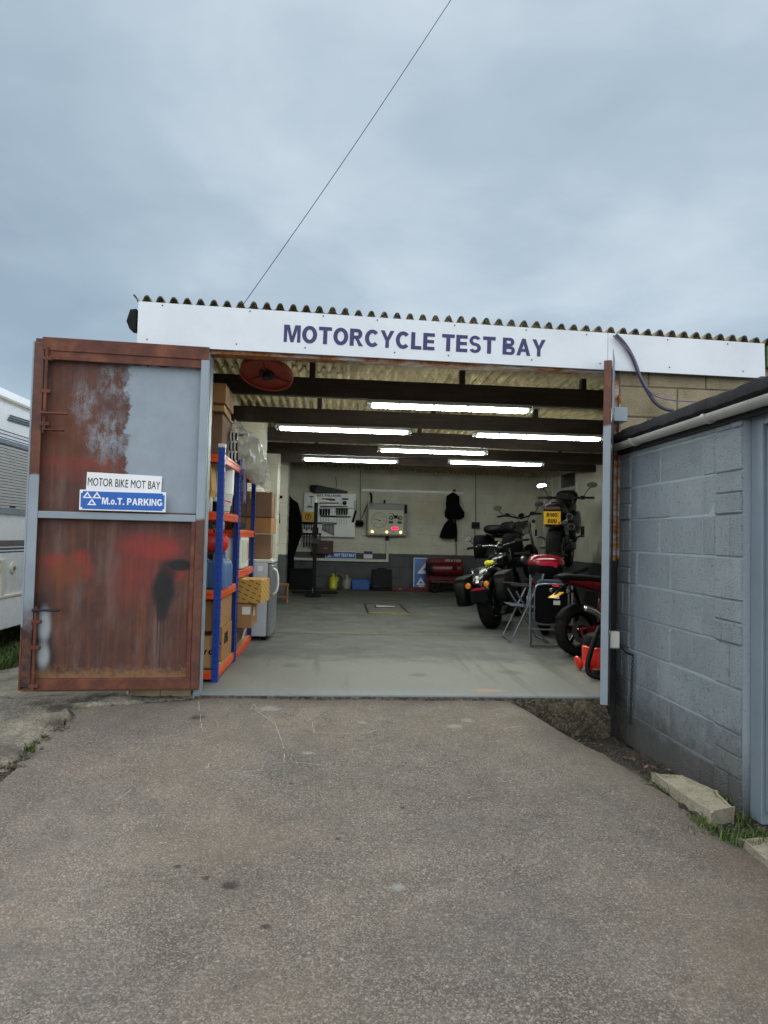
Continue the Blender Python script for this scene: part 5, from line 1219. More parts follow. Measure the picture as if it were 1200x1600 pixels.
# blue triangle sign leaning on the wall
P = at(660, 917, 9.6); t = thing('leaning_sign', 'tall blue sign with white triangle leaning against back wall', 'sign', (P.x+.1, 9.72, 0), 0); t.rotation_euler.x = R(-6)
b = MB(); b.box((0, 0, .36), (.56, .012, .68), bev=.003); b.build('board', 'sign_white', t); b = MB(); b.box((0, -.0075, .36), (.53, .003, .65), bev=0); b.build('panel', 'sign_blue', t)
b = MB(); po = [(-.2, .36), (.2, .36), (.0, .64)]; inn = [(-.08, .43), (.08, .43), (0, .53)]
for i in range(3): j = (i+1) % 3; b.prism([po[i], po[j], inn[j], inn[i]], -.009, -.011)
b.build('triangle', 'sign_white', t)
b = MB()
for (cx, cz) in ((-.12, .12), (.12, .12)):
    po = [(cx-.1, cz), (cx+.1, cz), (cx, cz+.16)]; inn = [(cx-.04, cz+.03), (cx+.04, cz+.03), (cx, cz+.09)]
    for i in range(3): j = (i+1) % 3; b.prism([po[i], po[j], inn[j], inn[i]], -.009, -.011)
b.build('triangle', 'sign_white', t)
sign_text('NO', .12, .05, 'sign_white', t, (-.1, -.0095, .085))
b = MB(); P = at(667, 917, 9.4); b.box((P.x, 9.4, .33), (.07, .07, .66), bev=.005); tag(b.build('red_post', 'red_paint'), 'dark red upright post in front of the leaning blue sign', 'post')
# red space heater
P = at(696, 925, 9.2); ht = thing('space_heater', 'red industrial space heater on wheels beside the blue sign', 'heater', (P.x, 9.2, 0), 0)
b = MB(); b.box((0, .16, .47), (.72, .3, .5), bev=.03, seg=2); b.build('cabinet', 'red_paint', ht)
b = MB(); b.loft([(-.36, 0, .5, .13, .13), (-.34, 0, .5, .14, .14), (.3, 0, .5, .14, .14), (.34, 0, .5, .1, .1)], 24, 2); b.build('barrel', 'red_paint', ht, smooth=40, loc=(0, -.06, 0))
b = MB(); b.loft([(-.42, 0, .5, .12, .12), (-.35, 0, .5, .12, .12)], 24, 2); b.build('nozzle', 'dark_steel', ht, smooth=40, loc=(.0, -.06, 0), rot=(0, 0, .25))
b = MB(); b.box((.02, -.02, .24), (.7, .34, .06), bev=.01); b.build('tank', 'dark_red_paint', ht); b = MB(); b.box((.15, -.2, .52), (.1, .02, .08)); b.build('switch_box', 'black_plastic', ht)
sign_text('HEATER', .34, .05, 'chalk', ht, (.15, .0085, .675))
for x in (-.25, .25):
    b = MB(); b.lathe([(.03, -.03), (.1, -.03), (.11, 0), (.1, .03), (.03, .03)], 24, Matrix.Translation((x, -.1, .11)) @ Matrix.Rotation(R(90), 4, 'X'), closed=True); b.build('wheel', 'rubber', ht, smooth=40)
for x in (-.3, .3): b = MB(); b.box((x, .18, .12), (.04, .04, .24)); b.build('leg', 'dark_red_paint', ht)
# stool
P = at(438, 940, 6.6); so = thing('wooden_stool', 'low wooden stool on the floor behind the fridge', 'stool', (P.x-.02, 6.6, 0), .1); b = MB(); b.box((0, 0, .3), (.3, .26, .025)); b.build('seat', 'wood', so)
for x in (-.13, .13):
    for y in (-.11, .11): b = MB(); b.box((x, y, .145), (.03, .03, .285)); b.build('leg', 'wood', so)
b = MB(); b.box((0, -.11, .1), (.23, .02, .03)); b.build('stretcher', 'wood', so)
# floor plate
fp = thing('floor_plate', 'steel plate with dark slot let into the floor before the gauge cabinet', 'plate', (.79, 5.85, .006))
b = MB(); b.box((0, 0, .002), (.56, 1.35, .006), bev=.001); b.build('plate', 'floor_concrete', fp)
for (x, y, a, c) in ((0, -.69, .6, .03), (0, .69, .6, .03), (-.295, 0, .03, 1.35), (.295, 0, .03, 1.35)): b = MB(); b.box((x, y, .003), (a, c, .012), bev=.002); b.build('edge_strip', 'line_yellow' if y < 0 else 'dark_steel', fp)
b = MB(); b.box((.02, .25, .0065), (.34, .3, .006), bev=0); b.build('slot', 'black_vinyl', fp); b = MB(); b.cyl((-.13, .18, .012), (.17, .18, .012), .018); b.build('roller', 'steel', fp)
# ------------------------------------------------------------------ motorcycles (x forward, z up, origin under the rear axle)
def wheel(par, x, r, w, name='wheel', rimm='black_gloss', spokes=5, y=0):
    mx = Matrix.Translation((x, y, r)) @ Matrix.Rotation(R(90), 4, 'X')
    rt = r*.66; b = MB(); pr = []
    for i in range(17):
        a = -2.2+4.4*i/16; pr.append((r-(r-rt)*.5+(r-rt)*.5*math.cos(a), w*.5*math.sin(a)*1.06))
    b.lathe(pr, 40, mx, closed=True); o = b.build(name, 'rubber', par, smooth=50)
    tr = MB()
    for k in range(26):
        a = 2*math.pi*k/26
        for s in (-1, 1):
            p = [Vector((math.cos(a+q*.14)*(r*(1-.012*q*q*1.0)+.0006), s*w*(.04+.36*q), math.sin(a+q*.14)*(r*(1-.055*q*q)+.0006))) for q in (0, .5, 1)]
            tr.tube([v+Vector((x, y, r)) for v in p], .0035, 4)
    tag(tr.build('tread', 'black_plastic', o), kind='stuff')
    b = MB(); b.lathe([(rt*.99, -w*.36), (rt*1.03, -w*.4), (rt*1.03, w*.4), (rt*.99, w*.36), (rt*.9, w*.2), (rt*.9, -w*.2)], 36, mx, closed=True)
    b.cyl((x, y-w*.4, r), (x, y+w*.4, r), rt*.2, n=16)
    for k in range(spokes):
        a = 2*math.pi*k/spokes+.3
        for d in (-.09, .09): b.cyl((x+rt*.15*math.cos(a), y, r+rt*.15*math.sin(a)), (x+rt*.95*math.cos(a+d), y, r+rt*.95*math.sin(a+d)), .011, n=6)
    b.build('rim', rimm, o, smooth=40)
    b = MB(); b.lathe([(rt*.4, -.002), (rt*.72, -.002), (rt*.72, .002), (rt*.4, .002)], 32, Matrix.Translation((x, y-w*.52, r)) @ Matrix.Rotation(R(90), 4, 'X'), closed=True); b.build('brake_disc', 'steel', o)
    return o
def mirror(par, base, tip, rx=.06, rz=.04):
    b = MB(); b.tube([base, (Vector(base)+Vector(tip))/2+Vector((0, 0, .015)), tip], .007, 6, smooth=1); o = b.build('mirror', 'black_plastic', par)
    b = MB(); b.ball(Vector(tip)+Vector((.012, 0, .02)), (.022, rx, rz)); b.build('shell', 'black_plastic', o, smooth=True)
    b = MB(); b.lathe([(0.0, .0), (1, .0), (1, .004), (0, .004)], 22, Matrix.Translation(Vector(tip)+Vector((-.012, 0, .02))) @ Matrix.Rotation(R(-82), 4, 'Y') @ Matrix.Diagonal((rz*.92, rx*.92, 1, 1))); b.build('glass', 'mirror_glass', o)
def bars(par, x, z, w, rise=.05, pull=.12, m='black_plastic', lever='steel'):
    for s in (-1, 1):
        pass
    b = MB(); b.tube([(x-pull, -w/2, z+rise*.6), (x-pull*.6, -w*.3, z+rise), (x, -.09, z), (x, .09, z), (x-pull*.6, w*.3, z+rise), (x-pull, w/2, z+rise*.6)], .016, 8, smooth=2); o = b.build('handlebar', m, par, smooth=True)
    for s in (-1, 1):
        b = MB(); b.cyl((x-pull, s*w/2, z+rise*.6), (x-pull*.72, s*(w/2-.13), z+rise*.86), .018, n=10); b.build('grip', 'rubber', o)
        b = MB(); b.tube([(x-pull*.55, s*(w/2-.15), z+rise), (x-pull*.55+.035, s*(w/2-.1), z+rise*.8), (x-pull*.7, s*(w/2+.01), z+rise*.5)], .007, 6, smooth=1); b.build('lever', lever, o)
        b = MB(); b.box((x-pull*.6, s*(w/2-.17), z+rise), (.07, .08, .06), bev=.015); b.build('switchgear', 'black_plastic', o)
    for s in (-1, 1):
        b = MB(); b.tube([(x-pull*.5, s*(w/2-.17), z+rise), (x+.06, s*.16, z+rise+.03), (x+.1, s*.06, z-.08), (x+.04, s*.03, z-.2)], .006, 6, smooth=2); b.build('cable', 'black_plastic', o)
    return o
def engine(par, x, z, m='dark_steel', vt=True):
    b = MB(); b.loft([(x-.2, 0, z-.02, .1, .09), (x-.16, 0, z, .15, .13), (x+.1, 0, z, .15, .14), (x+.18, 0, z-.02, .1, .1)], 16, 4); o = b.build('engine', m, par, smooth=40)
    for dx, ang in (((-.06, -.38), (.1, .38)) if vt else ((.06, .25),)):
        c = MB()
        for k in range(7): c.box((x+dx+math.sin(ang)*(.11+.026*k), 0, z+math.cos(ang)*(.11+.026*k)), (.17, .2, .012), (0, ang, 0), bev=.003)
        c.box((x+dx+math.sin(ang)*.31, 0, z+math.cos(ang)*.31), (.15, .19, .07), (0, ang, 0), bev=.02); c.build('cylinder', 'steel' if not vt else m, o)
    for s in (-1, 1): c = MB(); c.cyl((x, s*.14, z-.01), (x, s*.185, z-.01), .1, .085, n=20); c.build('cover', 'steel', o)
def tube_part(par, name, m, pts, r, sm=2, n=10):
    b = MB(); b.tube(pts, r, n, smooth=sm); return b.build(name, m, par, smooth=True)
def loft_part(par, name, m, secs, n=20, p=2.5, sm=60, **k):
    b = MB(); b.loft(secs, n, p); return b.build(name, m, par, smooth=sm, **k)
def indicator(par, p, r=.032, m='amber_lens'):
    b = MB(); b.lathe([(0, -.018), (r*.8, -.014), (r, 0), (r*.9, .02), (.01, .04)], 18, Matrix.Translation(p) @ Matrix.Rotation(R(90), 4, 'Y')); o = b.build('indicator', m, par, smooth=40)
    b = MB(); b.lathe([(r, .0), (r*1.08, .0), (r*1.08, .02), (r*.5, .05)], 18, Matrix.Translation(Vector(p)+Vector((.001, 0, 0))) @ Matrix.Rotation(R(90), 4, 'Y')); b.build('shell', 'black_plastic', o, smooth=40)
def fender(par, name, m, x, r, w, a0, a1, h=.03, n=20):
    b = MB(); bm = b.bm; rows = []
    for i in range(n+1):
        a = R(a0+(a1-a0)*i/n); row = []
        for k in range(7):
            v = -1+k/3; rr = r+h-abs(v)**3*.035
            row.append(bm.verts.new((x+rr*math.cos(a), v*w/2, (r-.0)+rr*math.sin(a)-0)))
        rows.append(row)
    for p, q in zip(rows, rows[1:]):
        for k in range(6): bm.faces.new((p[k], p[k+1], q[k+1], q[k]))
    bmesh.ops.solidify(bm, geom=bm.faces[:], thickness=.006); return b.build(name, m, par, smooth=50)
def bike(name, label, loc, head, lean=0):
    t = thing(name, label, 'motorcycle', loc, R(90-head)); t.rotation_euler.x = R(-lean); return t
# --- black cruiser with panniers
A = bike('cruiser_motorcycle', 'black cruiser with angular panniers and orange rear indicators leaning on its stand', (2.02, 3.75, 0), 26, 10)
wheel(A, 0, .335, .18); wheel(A, 1.62, .335, .13, spokes=9)
engine(A, .72, .36); fender(A, 'rear_fender', 'black_gloss', 0, .335, .21, 20, 178, .05); fender(A, 'front_fender', 'black_gloss', 1.62, .335, .15, 20, 160, .03)
loft_part(A, 'fuel_tank', 'black_gloss', [(.55, 0, .78, .03, .03), (.62, 0, .8, .1, .08), (.85, 0, .84, .16, .11), (1.05, 0, .86, .15, .1), (1.2, 0, .88, .06, .05)])
loft_part(A, 'seat', 'leather', [(-.2, 0, .72, .05, .02), (-.12, 0, .74, .11, .045), (.1, 0, .73, .14, .05), (.25, 0, .68, .15, .05), (.45, 0, .69, .14, .06), (.6, 0, .73, .07, .03)])
tube_part(A, 'frame', 'black_gloss', [(0, .13, .34), (.35, .14, .4), (.5, .1, .66), (1.2, .04, .9)], .02); tube_part(A, 'frame', 'black_gloss', [(0, -.13, .34), (.35, -.14, .4), (.5, -.1, .66), (1.2, -.04, .9)], .02)
tube_part(A, 'frame', 'black_gloss', [(1.25, 0, .88), (1.05, .06, .5), (.95, .08, .2), (.4, .1, .18)], .02)
for s in (-1, 1):
    tube_part(A, 'fork', 'black_gloss', [(1.62, s*.1, .335), (1.28, s*.1, 1.0)], .026, 0)
    loft_part(A, 'pannier', 'black_plastic', [(-.38, s*.25, .47, .05, .1), (-.33, s*.255, .49, .08, .16), (-.1, s*.255, .5, .095, .185), (.15, s*.25, .52, .09, .175), (.28, s*.23, .55, .05, .1)], 16, 5)
    loft_part(A, 'pannier_lid', 'leather', [(-.34, s*.255, .645, .07, .025), (-.1, s*.255, .675, .09, .03), (.16, s*.25, .685, .08, .025)], 14, 4)
    tube_part(A, 'grab_rail', 'chrome', [(-.22, s*.1, .66), (-.28, s*.08, .74), (-.05, s*.14, .78)], .008)
    tube_part(A, 'exhaust', 'black_gloss' if s > 0 else 'dark_steel', [(.85, -.16, .5-.05*s), (.6, -.2, .22+.05*s), (.1, -.21, .24+.06*s), (-.3, -.22, .26+.06*s)], .036)
bars(A, 1.2, 1.06, .9, .03, .2, 'chrome')
mirror(A, (1.06, .33, 1.08), (1.04, .42, 1.2), .055, .04); mirror(A, (1.06, -.33, 1.08), (1.04, -.42, 1.18), .055, .04)
b = MB(); b.ball((1.42, 0, .86), (.11, .1, .1)); b.build('headlight', 'black_gloss', A, smooth=True)
b = MB(); b.cyl((1.18, 0, 1.05), (1.22, 0, 1.1), .05, n=18); b.build('speedometer', 'chrome', A)
loft_part(A, 'tail', 'black_gloss', [(-.44, 0, .56, .06, .04), (-.4, 0, .58, .085, .06), (-.2, 0, .68, .11, .08), (0, 0, .72, .1, .06)])
for s in (-1, 1): indicator(A, (-.47, s*.115, .575), .037)
b = MB(); b.box((-.452, 0, .525), (.02, .17, .026)); b.build('tail_light', 'red_lens', A)
b = MB(); b.box((-.46, 0, .44), (.012, .22, .15), (0, R(-12), 0)); b.build('plate_holder', 'black_plastic', A)
b = MB(); b.box((-.43, 0, .64), (.006, .04, .1), (0, R(28), 0)); b.build('sticker', 'paper', A)
sign_text('H-D', .07, .024, 'red_paint', A, (-.436, 0, .64), rot=Euler((R(90), R(0), R(-90))), depth=.003)
tube_part(A, 'side_stand', 'steel', [(.55, .12, .2), (.6, .3, -.04)], .012, 0)
# yellow rag
b = MB(); b.ball((0, 0, 0), (.05, .06, .04), 12); b.ball((.03, -.05, .015), (.035, .05, .03), 10); b.ball((-.01, .04, -.06), (.014, .012, .05), 8)
for v in b.bm.verts: v.co += .012*Vector((NZ.noise(v.co*30), NZ.noise(v.co*30+Vector((4, 4, 4))), NZ.noise(v.co*30+Vector((9, 1, 4)))))
o = b.build('yellow_rag', 'hi_vis', smooth=True); o.location = A.matrix_basis @ Vector((.02, -.06, .82)); tag(o, 'bright yellow rag tucked on the tail of the black cruiser', 'rag')
# --- roadster standing behind on a low ramp
RP = bike('motorcycle_ramp', 'low dark ramp under the roadster at the back right', (2.62, 5.9, 0), 36); RP['category'] = 'ramp'
b = MB(); b.box((.75, 0, .4), (2.3, .5, .05)); b.build('deck', 'dark_steel', RP)
for x in (-.2, 1.7):
    for s in (-1, 1): b = MB(); b.box((x, s*.2, .19), (.06, .06, .37)); b.build('leg', 'dark_steel', RP)
Bk = bike('roadster_motorcycle', 'dark roadster with round clock, low seat and two oval mirrors behind the cruiser', (2.62, 5.9, .425), 36, 4)
wheel(Bk, 0, .32, .17); wheel(Bk, 1.5, .32, .12); engine(Bk, .7, .38, 'dark_steel', False); fender(Bk, 'rear_fender', 'black_plastic', 0, .32, .2, 40, 160, .05)
loft_part(Bk, 'fuel_tank', 'tank_olive', [(.62, 0, .82, .06, .05), (.7, 0, .85, .13, .1), (.95, 0, .9, .17, .13), (1.12, 0, .92, .15, .11), (1.2, 0, .9, .06, .05)])
loft_part(Bk, 'seat', 'leather', [(-.3, 0, .86, .05, .02), (-.22, 0, .87, .14, .07), (.05, 0, .86, .17, .085), (.3, 0, .83, .17, .08), (.55, 0, .82, .14, .06), (.68, 0, .83, .06, .03)])
loft_part(Bk, 'backrest', 'leather', [(.42, 0, .9, .1, .03), (.48, 0, .94, .14, .07), (.58, 0, .93, .1, .04)])
for s in (-1, 1):
    tube_part(Bk, 'fork', 'steel', [(1.5, s*.1, .32), (1.18, s*.1, 1.02)], .024, 0); tube_part(Bk, 'shock', 'chrome', [(.02, s*.15, .34), (.2, s*.15, .74)], .022, 0)
    tube_part(Bk, 'frame', 'black_gloss', [(-.2, s*.1, .78), (.5, s*.11, .74), (1.15, s*.04, .88)], .018); tube_part(Bk, 'swingarm', 'black_gloss', [(0, s*.12, .32), (.5, s*.1, .36)], .022, 0)
    loft_part(Bk, 'side_bag', 'black_cloth', [(-.3, s*.24, .62, .05, .1), (-.2, s*.25, .6, .09, .19), (.2, s*.25, .6, .09, .19), (.3, s*.24, .62, .05, .1)], 14, 4)
bars(Bk, 1.12, 1.1, .8, .06, .12); mirror(Bk, (1.02, .29, 1.15), (1.0, .39, 1.27), .075, .045); mirror(Bk, (1.02, -.29, 1.15), (1.0, -.37, 1.29), .075, .045)
for q in ((1.12, 0, 1.13),):
    b = MB(); b.lathe([(.0, -.03), (.05, -.03), (.055, 0), (.055, .008), (0, .006)], 22, Matrix.Translation(q) @ Matrix.Rotation(R(-55), 4, 'Y')); o = b.build('clock', 'black_plastic', Bk)
    b = MB(); b.lathe([(.046, .008), (.057, .008), (.057, .014), (.046, .014)], 24, Matrix.Translation(q) @ Matrix.Rotation(R(-55), 4, 'Y'), closed=True); b.build('bezel', 'chrome', o)
b = MB(); b.ball((1.32, 0, .96), (.1, .1, .1)); b.build('headlight', 'black_gloss', Bk, smooth=True)
for s in (-1, 1): indicator(Bk, (1.16, s*.2, 1.03), .03, 'black_gloss')
# --- naked bike up on the lift
LF = bike('motorcycle_lift', 'dark red scissor lift holding up the plated motorcycle', (3.15, 4.75, 0), 26); LF['category'] = 'lift'
b = MB(); b.box((.75, 0, .68), (2.3, .56, .06), bev=.006); b.build('deck', 'dark_steel', LF)
b = MB(); b.box((.75, 0, .05), (1.9, .5, .08), bev=.006); b.build('base', 'dark_red_paint', LF)
for s in (-1, 1):
    b = MB(); b.box((.75, s*.2, .37), (1.45, .04, .07), (0, R(24), 0)); b.box((.75, s*.16, .37), (1.45, .04, .07), (0, R(-24), 0)); b.build('scissor_arm', 'dark_red_paint', LF)
b = MB(); b.box((-.42, 0, .52), (.05, .5, .34), (0, R(15), 0), bev=.004); b.build('ramp_flap', 'dark_steel', LF)
C = bike('naked_motorcycle', 'black naked motorcycle with yellow number plate raised on the lift', (3.15, 4.75, .712), 26, 0)
wheel(C, 0, .32, .2); wheel(C, 1.45, .3, .12); engine(C, .72, .38, 'dark_steel', False)
loft_part(C, 'tail', 'black_plastic', [(-.36, 0, .84, .05, .03), (-.34, 0, .84, .13, .08), (-.2, 0, .85, .155, .11), (.05, 0, .83, .16, .1), (.2, 0, .78, .12, .07)], 18, 3)
loft_part(C, 'seat', 'leather', [(-.22, 0, .95, .05, .02), (-.1, 0, .96, .12, .03), (.2, 0, .87, .14, .05), (.5, 0, .83, .13, .05), (.62, 0, .86, .07, .03)])
loft_part(C, 'fuel_tank', 'black_gloss', [(.5, 0, .86, .06, .05), (.6, 0, .9, .14, .1), (.85, 0, .95, .19, .13), (1.02, 0, .95, .16, .11), (1.12, 0, .92, .06, .05)])
b = MB(); b.box((-.375, 0, .66), (.014, .2, .10), (0, R(-14), 0), bev=.01); b.build('plate_hanger', 'black_plastic', C)
PR = (0, R(-12), 0); b = MB(); b.box((-.40, 0, .735), (.005, .232, .182), PR, bev=.002); pl = b.build('number_plate', 'plate_yellow', C)
for body, dz, w in (('R105', .042, .15), ('EUU', -.044, .12)):
    b = sign_text(body, w, .055, 'black_vinyl', pl, (-.404+dz*-.21, 0, .735+dz), rot=Matrix.Rotation(R(-12), 4, 'Y').to_3x3().to_4x4().__matmul__(Euler((R(90), 0, R(-90))).to_matrix().to_4x4()).to_euler(), depth=.004)
b = MB(); b.ball((-.41+.02, -.095, .665), (.008, .015, .014), 8); b.build('reflector', 'red_lens', pl)
b = MB(); b.box((-.36, 0, .87), (.03, .2, .05), bev=.01); b.build('tail_light', 'dark_red_paint', C)
fender(C, 'rear_fender', 'black_plastic', 0, .32, .2, 60, 130, .03)
for s in (-1, 1):
    tube_part(C, 'fork', 'steel', [(1.45, s*.1, .3), (1.16, s*.1, .98)], .028, 0); tube_part(C, 'frame', 'black_gloss', [(.0, s*.12, .32), (.5, s*.15, .42), (.95, s*.15, .82), (1.14, s*.05, .95)], .026)
    b = MB(); b.cyl((-.05, s*.1, .32), (.05, s*.22, .32), .02, n=10); b.build('axle', 'dark_steel', C)
for z, yy in ((.76, -.21), (.62, -.235)):
    o = tube_part(C, 'exhaust', 'dark_steel', [(.5, -.2, z-.18), (.2, -.2, z-.1), (-.2, yy, z)], .042, 1, 14)
    b = MB(); b.lathe([(.036, 0), (.048, 0), (.048, .02), (.036, .02)], 22, Matrix.Translation((-.215, yy, z)) @ Matrix.Rotation(R(78), 4, 'Y'), closed=True); b.build('exhaust_tip', 'steel', o, smooth=40)
    b = MB(); b.cyl((-.2, yy, z), (-.19, yy, z), .037); b.build('exhaust_bore', 'black_vinyl', o)
tube_part(C, 'footrest', 'steel', [(.35, .14, .4), (.25, .26, .48), (.18, .3, .46)], .013); tube_part(C, 'footrest', 'steel', [(.35, -.14, .4), (.25, -.3, .5), (.18, -.36, .5)], .013)
b = MB(); b.box((.28, -.34, .56), (.05, .05, .16)); b.box((.15, .31, .53), (.03, .03, .1)); b.build('foot_lever', 'black_plastic', C)
bars(C, 1.12, 1.1, .86, .01, .08, 'black_plastic', 'red_paint'); mirror(C, (1.06, .27, 1.13), (1.02, .37, 1.27), .08, .045); mirror(C, (1.06, -.27, 1.13), (1.02, -.40, 1.29), .08, .045)
loft_part(C, 'fly_screen', 'black_plastic', [(1.14, 0, 1.12, .14, .07), (1.2, 0, 1.14, .17, .1), (1.3, 0, 1.1, .14, .12), (1.38, 0, 1.02, .05, .06)], 18, 2.6)
for s in (-1, 1):
    q = (1.12, s*.075, 1.12); b = MB(); b.lathe([(.0, -.02), (.05, -.02), (.055, 0), (0, .004)], 22, Matrix.Translation(q) @ Matrix.Rotation(R(-70), 4, 'Y')); o = b.build('clock', 'black_plastic', C)
    b = MB(); b.lathe([(.046, .003), (.058, .003), (.058, .01), (.046, .01)], 24, Matrix.Translation(q) @ Matrix.Rotation(R(-70), 4, 'Y'), closed=True); b.build('bezel', 'chrome', o)
    loft_part(C, 'side_panel', 'black_gloss', [(.55, s*.17, .75, .02, .05), (.7, s*.2, .74, .04, .14), (.95, s*.2, .72, .05, .18), (1.1, s*.17, .7, .02, .08)])
# --- red commuter with the top box
D = bike('red_motorcycle', 'red motorcycle with glossy red and black top box behind folding chairs', (2.52, 3.25, 0), 14)
wheel(D, 0, .29, .12); wheel(D, 1.28, .29, .1); engine(D, .62, .33, 'dark_steel', False); fender(D, 'rear_fender', 'black_plastic', 0, .29, .15, 50, 170, .04)
loft_part(D, 'tail', 'red_gloss', [(-.28, 0, .6, .05, .04), (-.2, 0, .62, .14, .07), (.1, 0, .64, .16, .09), (.4, 0, .64, .13, .07)])
loft_part(D, 'seat', 'leather', [(-.1, 0, .72, .09, .03), (.15, 0, .73, .14, .04), (.5, 0, .72, .12, .04)]); loft_part(D, 'fuel_tank', 'red_gloss', [(.5, 0, .74, .1, .06), (.7, 0, .8, .15, .1), (.95, 0, .8, .1, .08)])
for s in (-1, 1): tube_part(D, 'fork', 'steel', [(1.28, s*.08, .29), (1.02, s*.08, .86)], .022, 0); tube_part(D, 'frame', 'black_gloss', [(0, s*.09, .29), (.4, s*.1, .36), (.6, s*.09, .6), (1.0, s*.04, .8)], .018)
b = MB(); b.box((.96, 0, .9), (.1, .16, .06), bev=.02); b.build('clock', 'black_plastic', D); bars(D, .98, .92, .68, .03, .1)
b = MB(); b.box((-.19, 0, .655), (.3, .2, .03)); b.build('rack_plate', 'dark_steel', D)
tbx = loft_part(D, 'top_box', 'black_plastic', [(0, 0, 0, .16, .15), (.015, 0, 0, .18, .175), (.15, 0, 0, .205, .2), (.165, 0, 0, .205, .2)], 28, 4, rot=(0, R(-90), 0), loc=(-.2, 0, .675))
o = loft_part(tbx, 'lid', 'red_gloss', [(.168, 0, 0, .208, .203), (.2, 0, 0, .215, .205), (.25, 0, 0, .195, .18), (.28, 0, 0, .14, .13), (.288, 0, 0, .06, .06)], 28, 3.2)
b = MB(); b.box((.19, 0, .206), (.055, .17, .012), bev=.004); b.box((.175, -.1, .205), (.06, .04, .012), bev=.003); b.build('reflector', 'red_lens', tbx)
b = MB(); b.box((-.3, 0, .5), (.02, .2, .05)); b.build('tail_light', 'red_lens', D)
# --- small red bike at the right edge
E_ = bike('small_red_motorcycle', 'small red motorcycle with fat tyre and red swingarm cut off by grey leaf', (2.40, 1.76, 0), 70, 3)
wheel(E_, 0, .245, .14, rimm='black_gloss', spokes=5); wheel(E_, 1.2, .245, .12)
engine(E_, .58, .32, 'dark_steel', False); fender(E_, 'hugger', 'black_plastic', 0, .245, .15, 30, 150, .02)
for s in (-1, 1):
    b = MB(); b.box((.24, s*.105, .27), (.56, .03, .075), (0, R(-5), 0), bev=.012, seg=2); b.build('swingarm', 'red_gloss', E_)
    b = MB(); b.cyl((0, s*.07, .245), (0, s*.13, .245), .028, n=12); b.build('axle', 'black_plastic', E_)
    loft_part(E_, 'tail_panel', 'red_gloss', [(-.12, s*.07, .73, .01, .01), (.05, s*.1, .71, .025, .03), (.3, s*.12, .67, .03, .045), (.5, s*.12, .64, .02, .04)])
    tube_part(E_, 'fork', 'red_gloss', [(1.2, s*.09, .245), (.98, s*.09, .8)], .026, 0)
tube_part(E_, 'shock', 'red_paint', [(.28, 0, .36), (.34, 0, .62)], .035, 0)
loft_part(E_, 'seat', 'leather', [(-.24, 0, .77, .05, .02), (-.15, 0, .775, .1, .035), (.2, 0, .74, .13, .05), (.55, 0, .73, .1, .04)])
loft_part(E_, 'fuel_tank', 'red_gloss', [(.5, 0, .74, .1, .06), (.7, 0, .8, .14, .1), (.95, 0, .8, .08, .06)]); bars(E_, .95, .95, .7, .05, .1)
tube_part(E_, 'plate_arm', 'black_plastic', [(-.1, 0, .7), (-.22, 0, .64), (-.27, -.02, .6)], .014); b = MB(); b.box((-.27, -.03, .60), (.006, .12, .12), (0, R(62), 0)); b.build('number_plate', 'plate_yellow', E_)
b = MB(); b.box((-.24, 0, .69), (.04, .09, .03), bev=.008); b.build('tail_light', 'red_lens', E_)
for s in (-1, 1): indicator(E_, (-.2, s*.13, .64), .022, 'chrome')
tube_part(E_, 'exhaust', 'chrome', [(.55, -.13, .2), (.3, -.15, .22), (.12, -.18, .42), (-.05, -.18, .48)], .033)
# ------------------------------------------------------------------ chairs
ch = thing('folding_chair', 'folding camp chair with slim grey tubes and blue sling seat beside cruiser', 'chair', (2.14, 2.76, 0), R(-2))
for s in (-.215, .215):
    for pts in ([(-.2, s, 0), (.08, s, .6)], [(.2, s, 0), (-.14, s, .56)]):
        b = MB(); b.tube(pts, .011, 8); b.cyl(Vector(pts[0]), Vector(pts[0])+Vector((0, 0, .02)), .016); b.build('leg', 'tube_grey', ch)
    b = MB(); b.tube([(-.2, s, .63), (.12, s, .605)], .012, 8); b.build('armrest', 'dark_steel', ch)
    b = MB(); b.tube([(.08, s, .34), (.12, s, .605), (.16, s, .76)], .011, 8); b.build('back_post', 'tube_grey', ch)
b = MB(); b.box((-.01, 0, .385), (.36, .42, .012), (0, R(5), 0)); b.build('seat', 'seat_blue', ch); b = MB(); b.box((.15, 0, .70), (.012, .40, .12), (0, R(14), 0)); b.build('backrest', 'black_cloth', ch)
b = MB(); b.tube([(-.2, -.215, .02), (-.2, .215, .02)], .009, 8); b.tube([(.2, -.215, .02), (.2, .215, .02)], .009, 8); b.build('crossbar', 'tube_grey', ch)
c2 = thing('folded_chair', 'folded chair with black panel in a rounded tube frame and two paper labels', 'chair', (2.29, 2.28, 0), R(-8))
b = MB(); P = [(-.17, 0, .36), (-.17, 0, .62), (-.13, 0, .665), (.15, 0, .665), (.19, 0, .62), (.19, 0, .27), (.15, 0, .235), (-.13, 0, .235), (-.17, 0, .27), (-.17, 0, .37)]; b.tube(P, .0105, 8, smooth=2); b.build('panel_frame', 'steel', c2, smooth=True)
b = MB(); b.box((.01, .008, .45), (.335, .006, .4), bev=.002); b.build('panel', 'black_cloth', c2)
b = MB(); b.box((.065, .003, .53), (.05, .002, .035), bev=0); b.build('paper_label', 'paper', c2); b = MB(); b.box((.065, .003, .47), (.07, .002, .045), bev=0); b.build('paper_label', 'paper', c2)
for x in (-.215, .225):
    b = MB(); b.tube([(x, -.02, 0), (x, -.012, .5), (x+.0, .02, .76)], .012, 8); b.build('leg', 'tube_grey', c2); b = MB(); b.tube([(x+.02, .05, 0), (x+.01, .03, .4)], .011, 8); b.build('leg', 'tube_grey', c2)
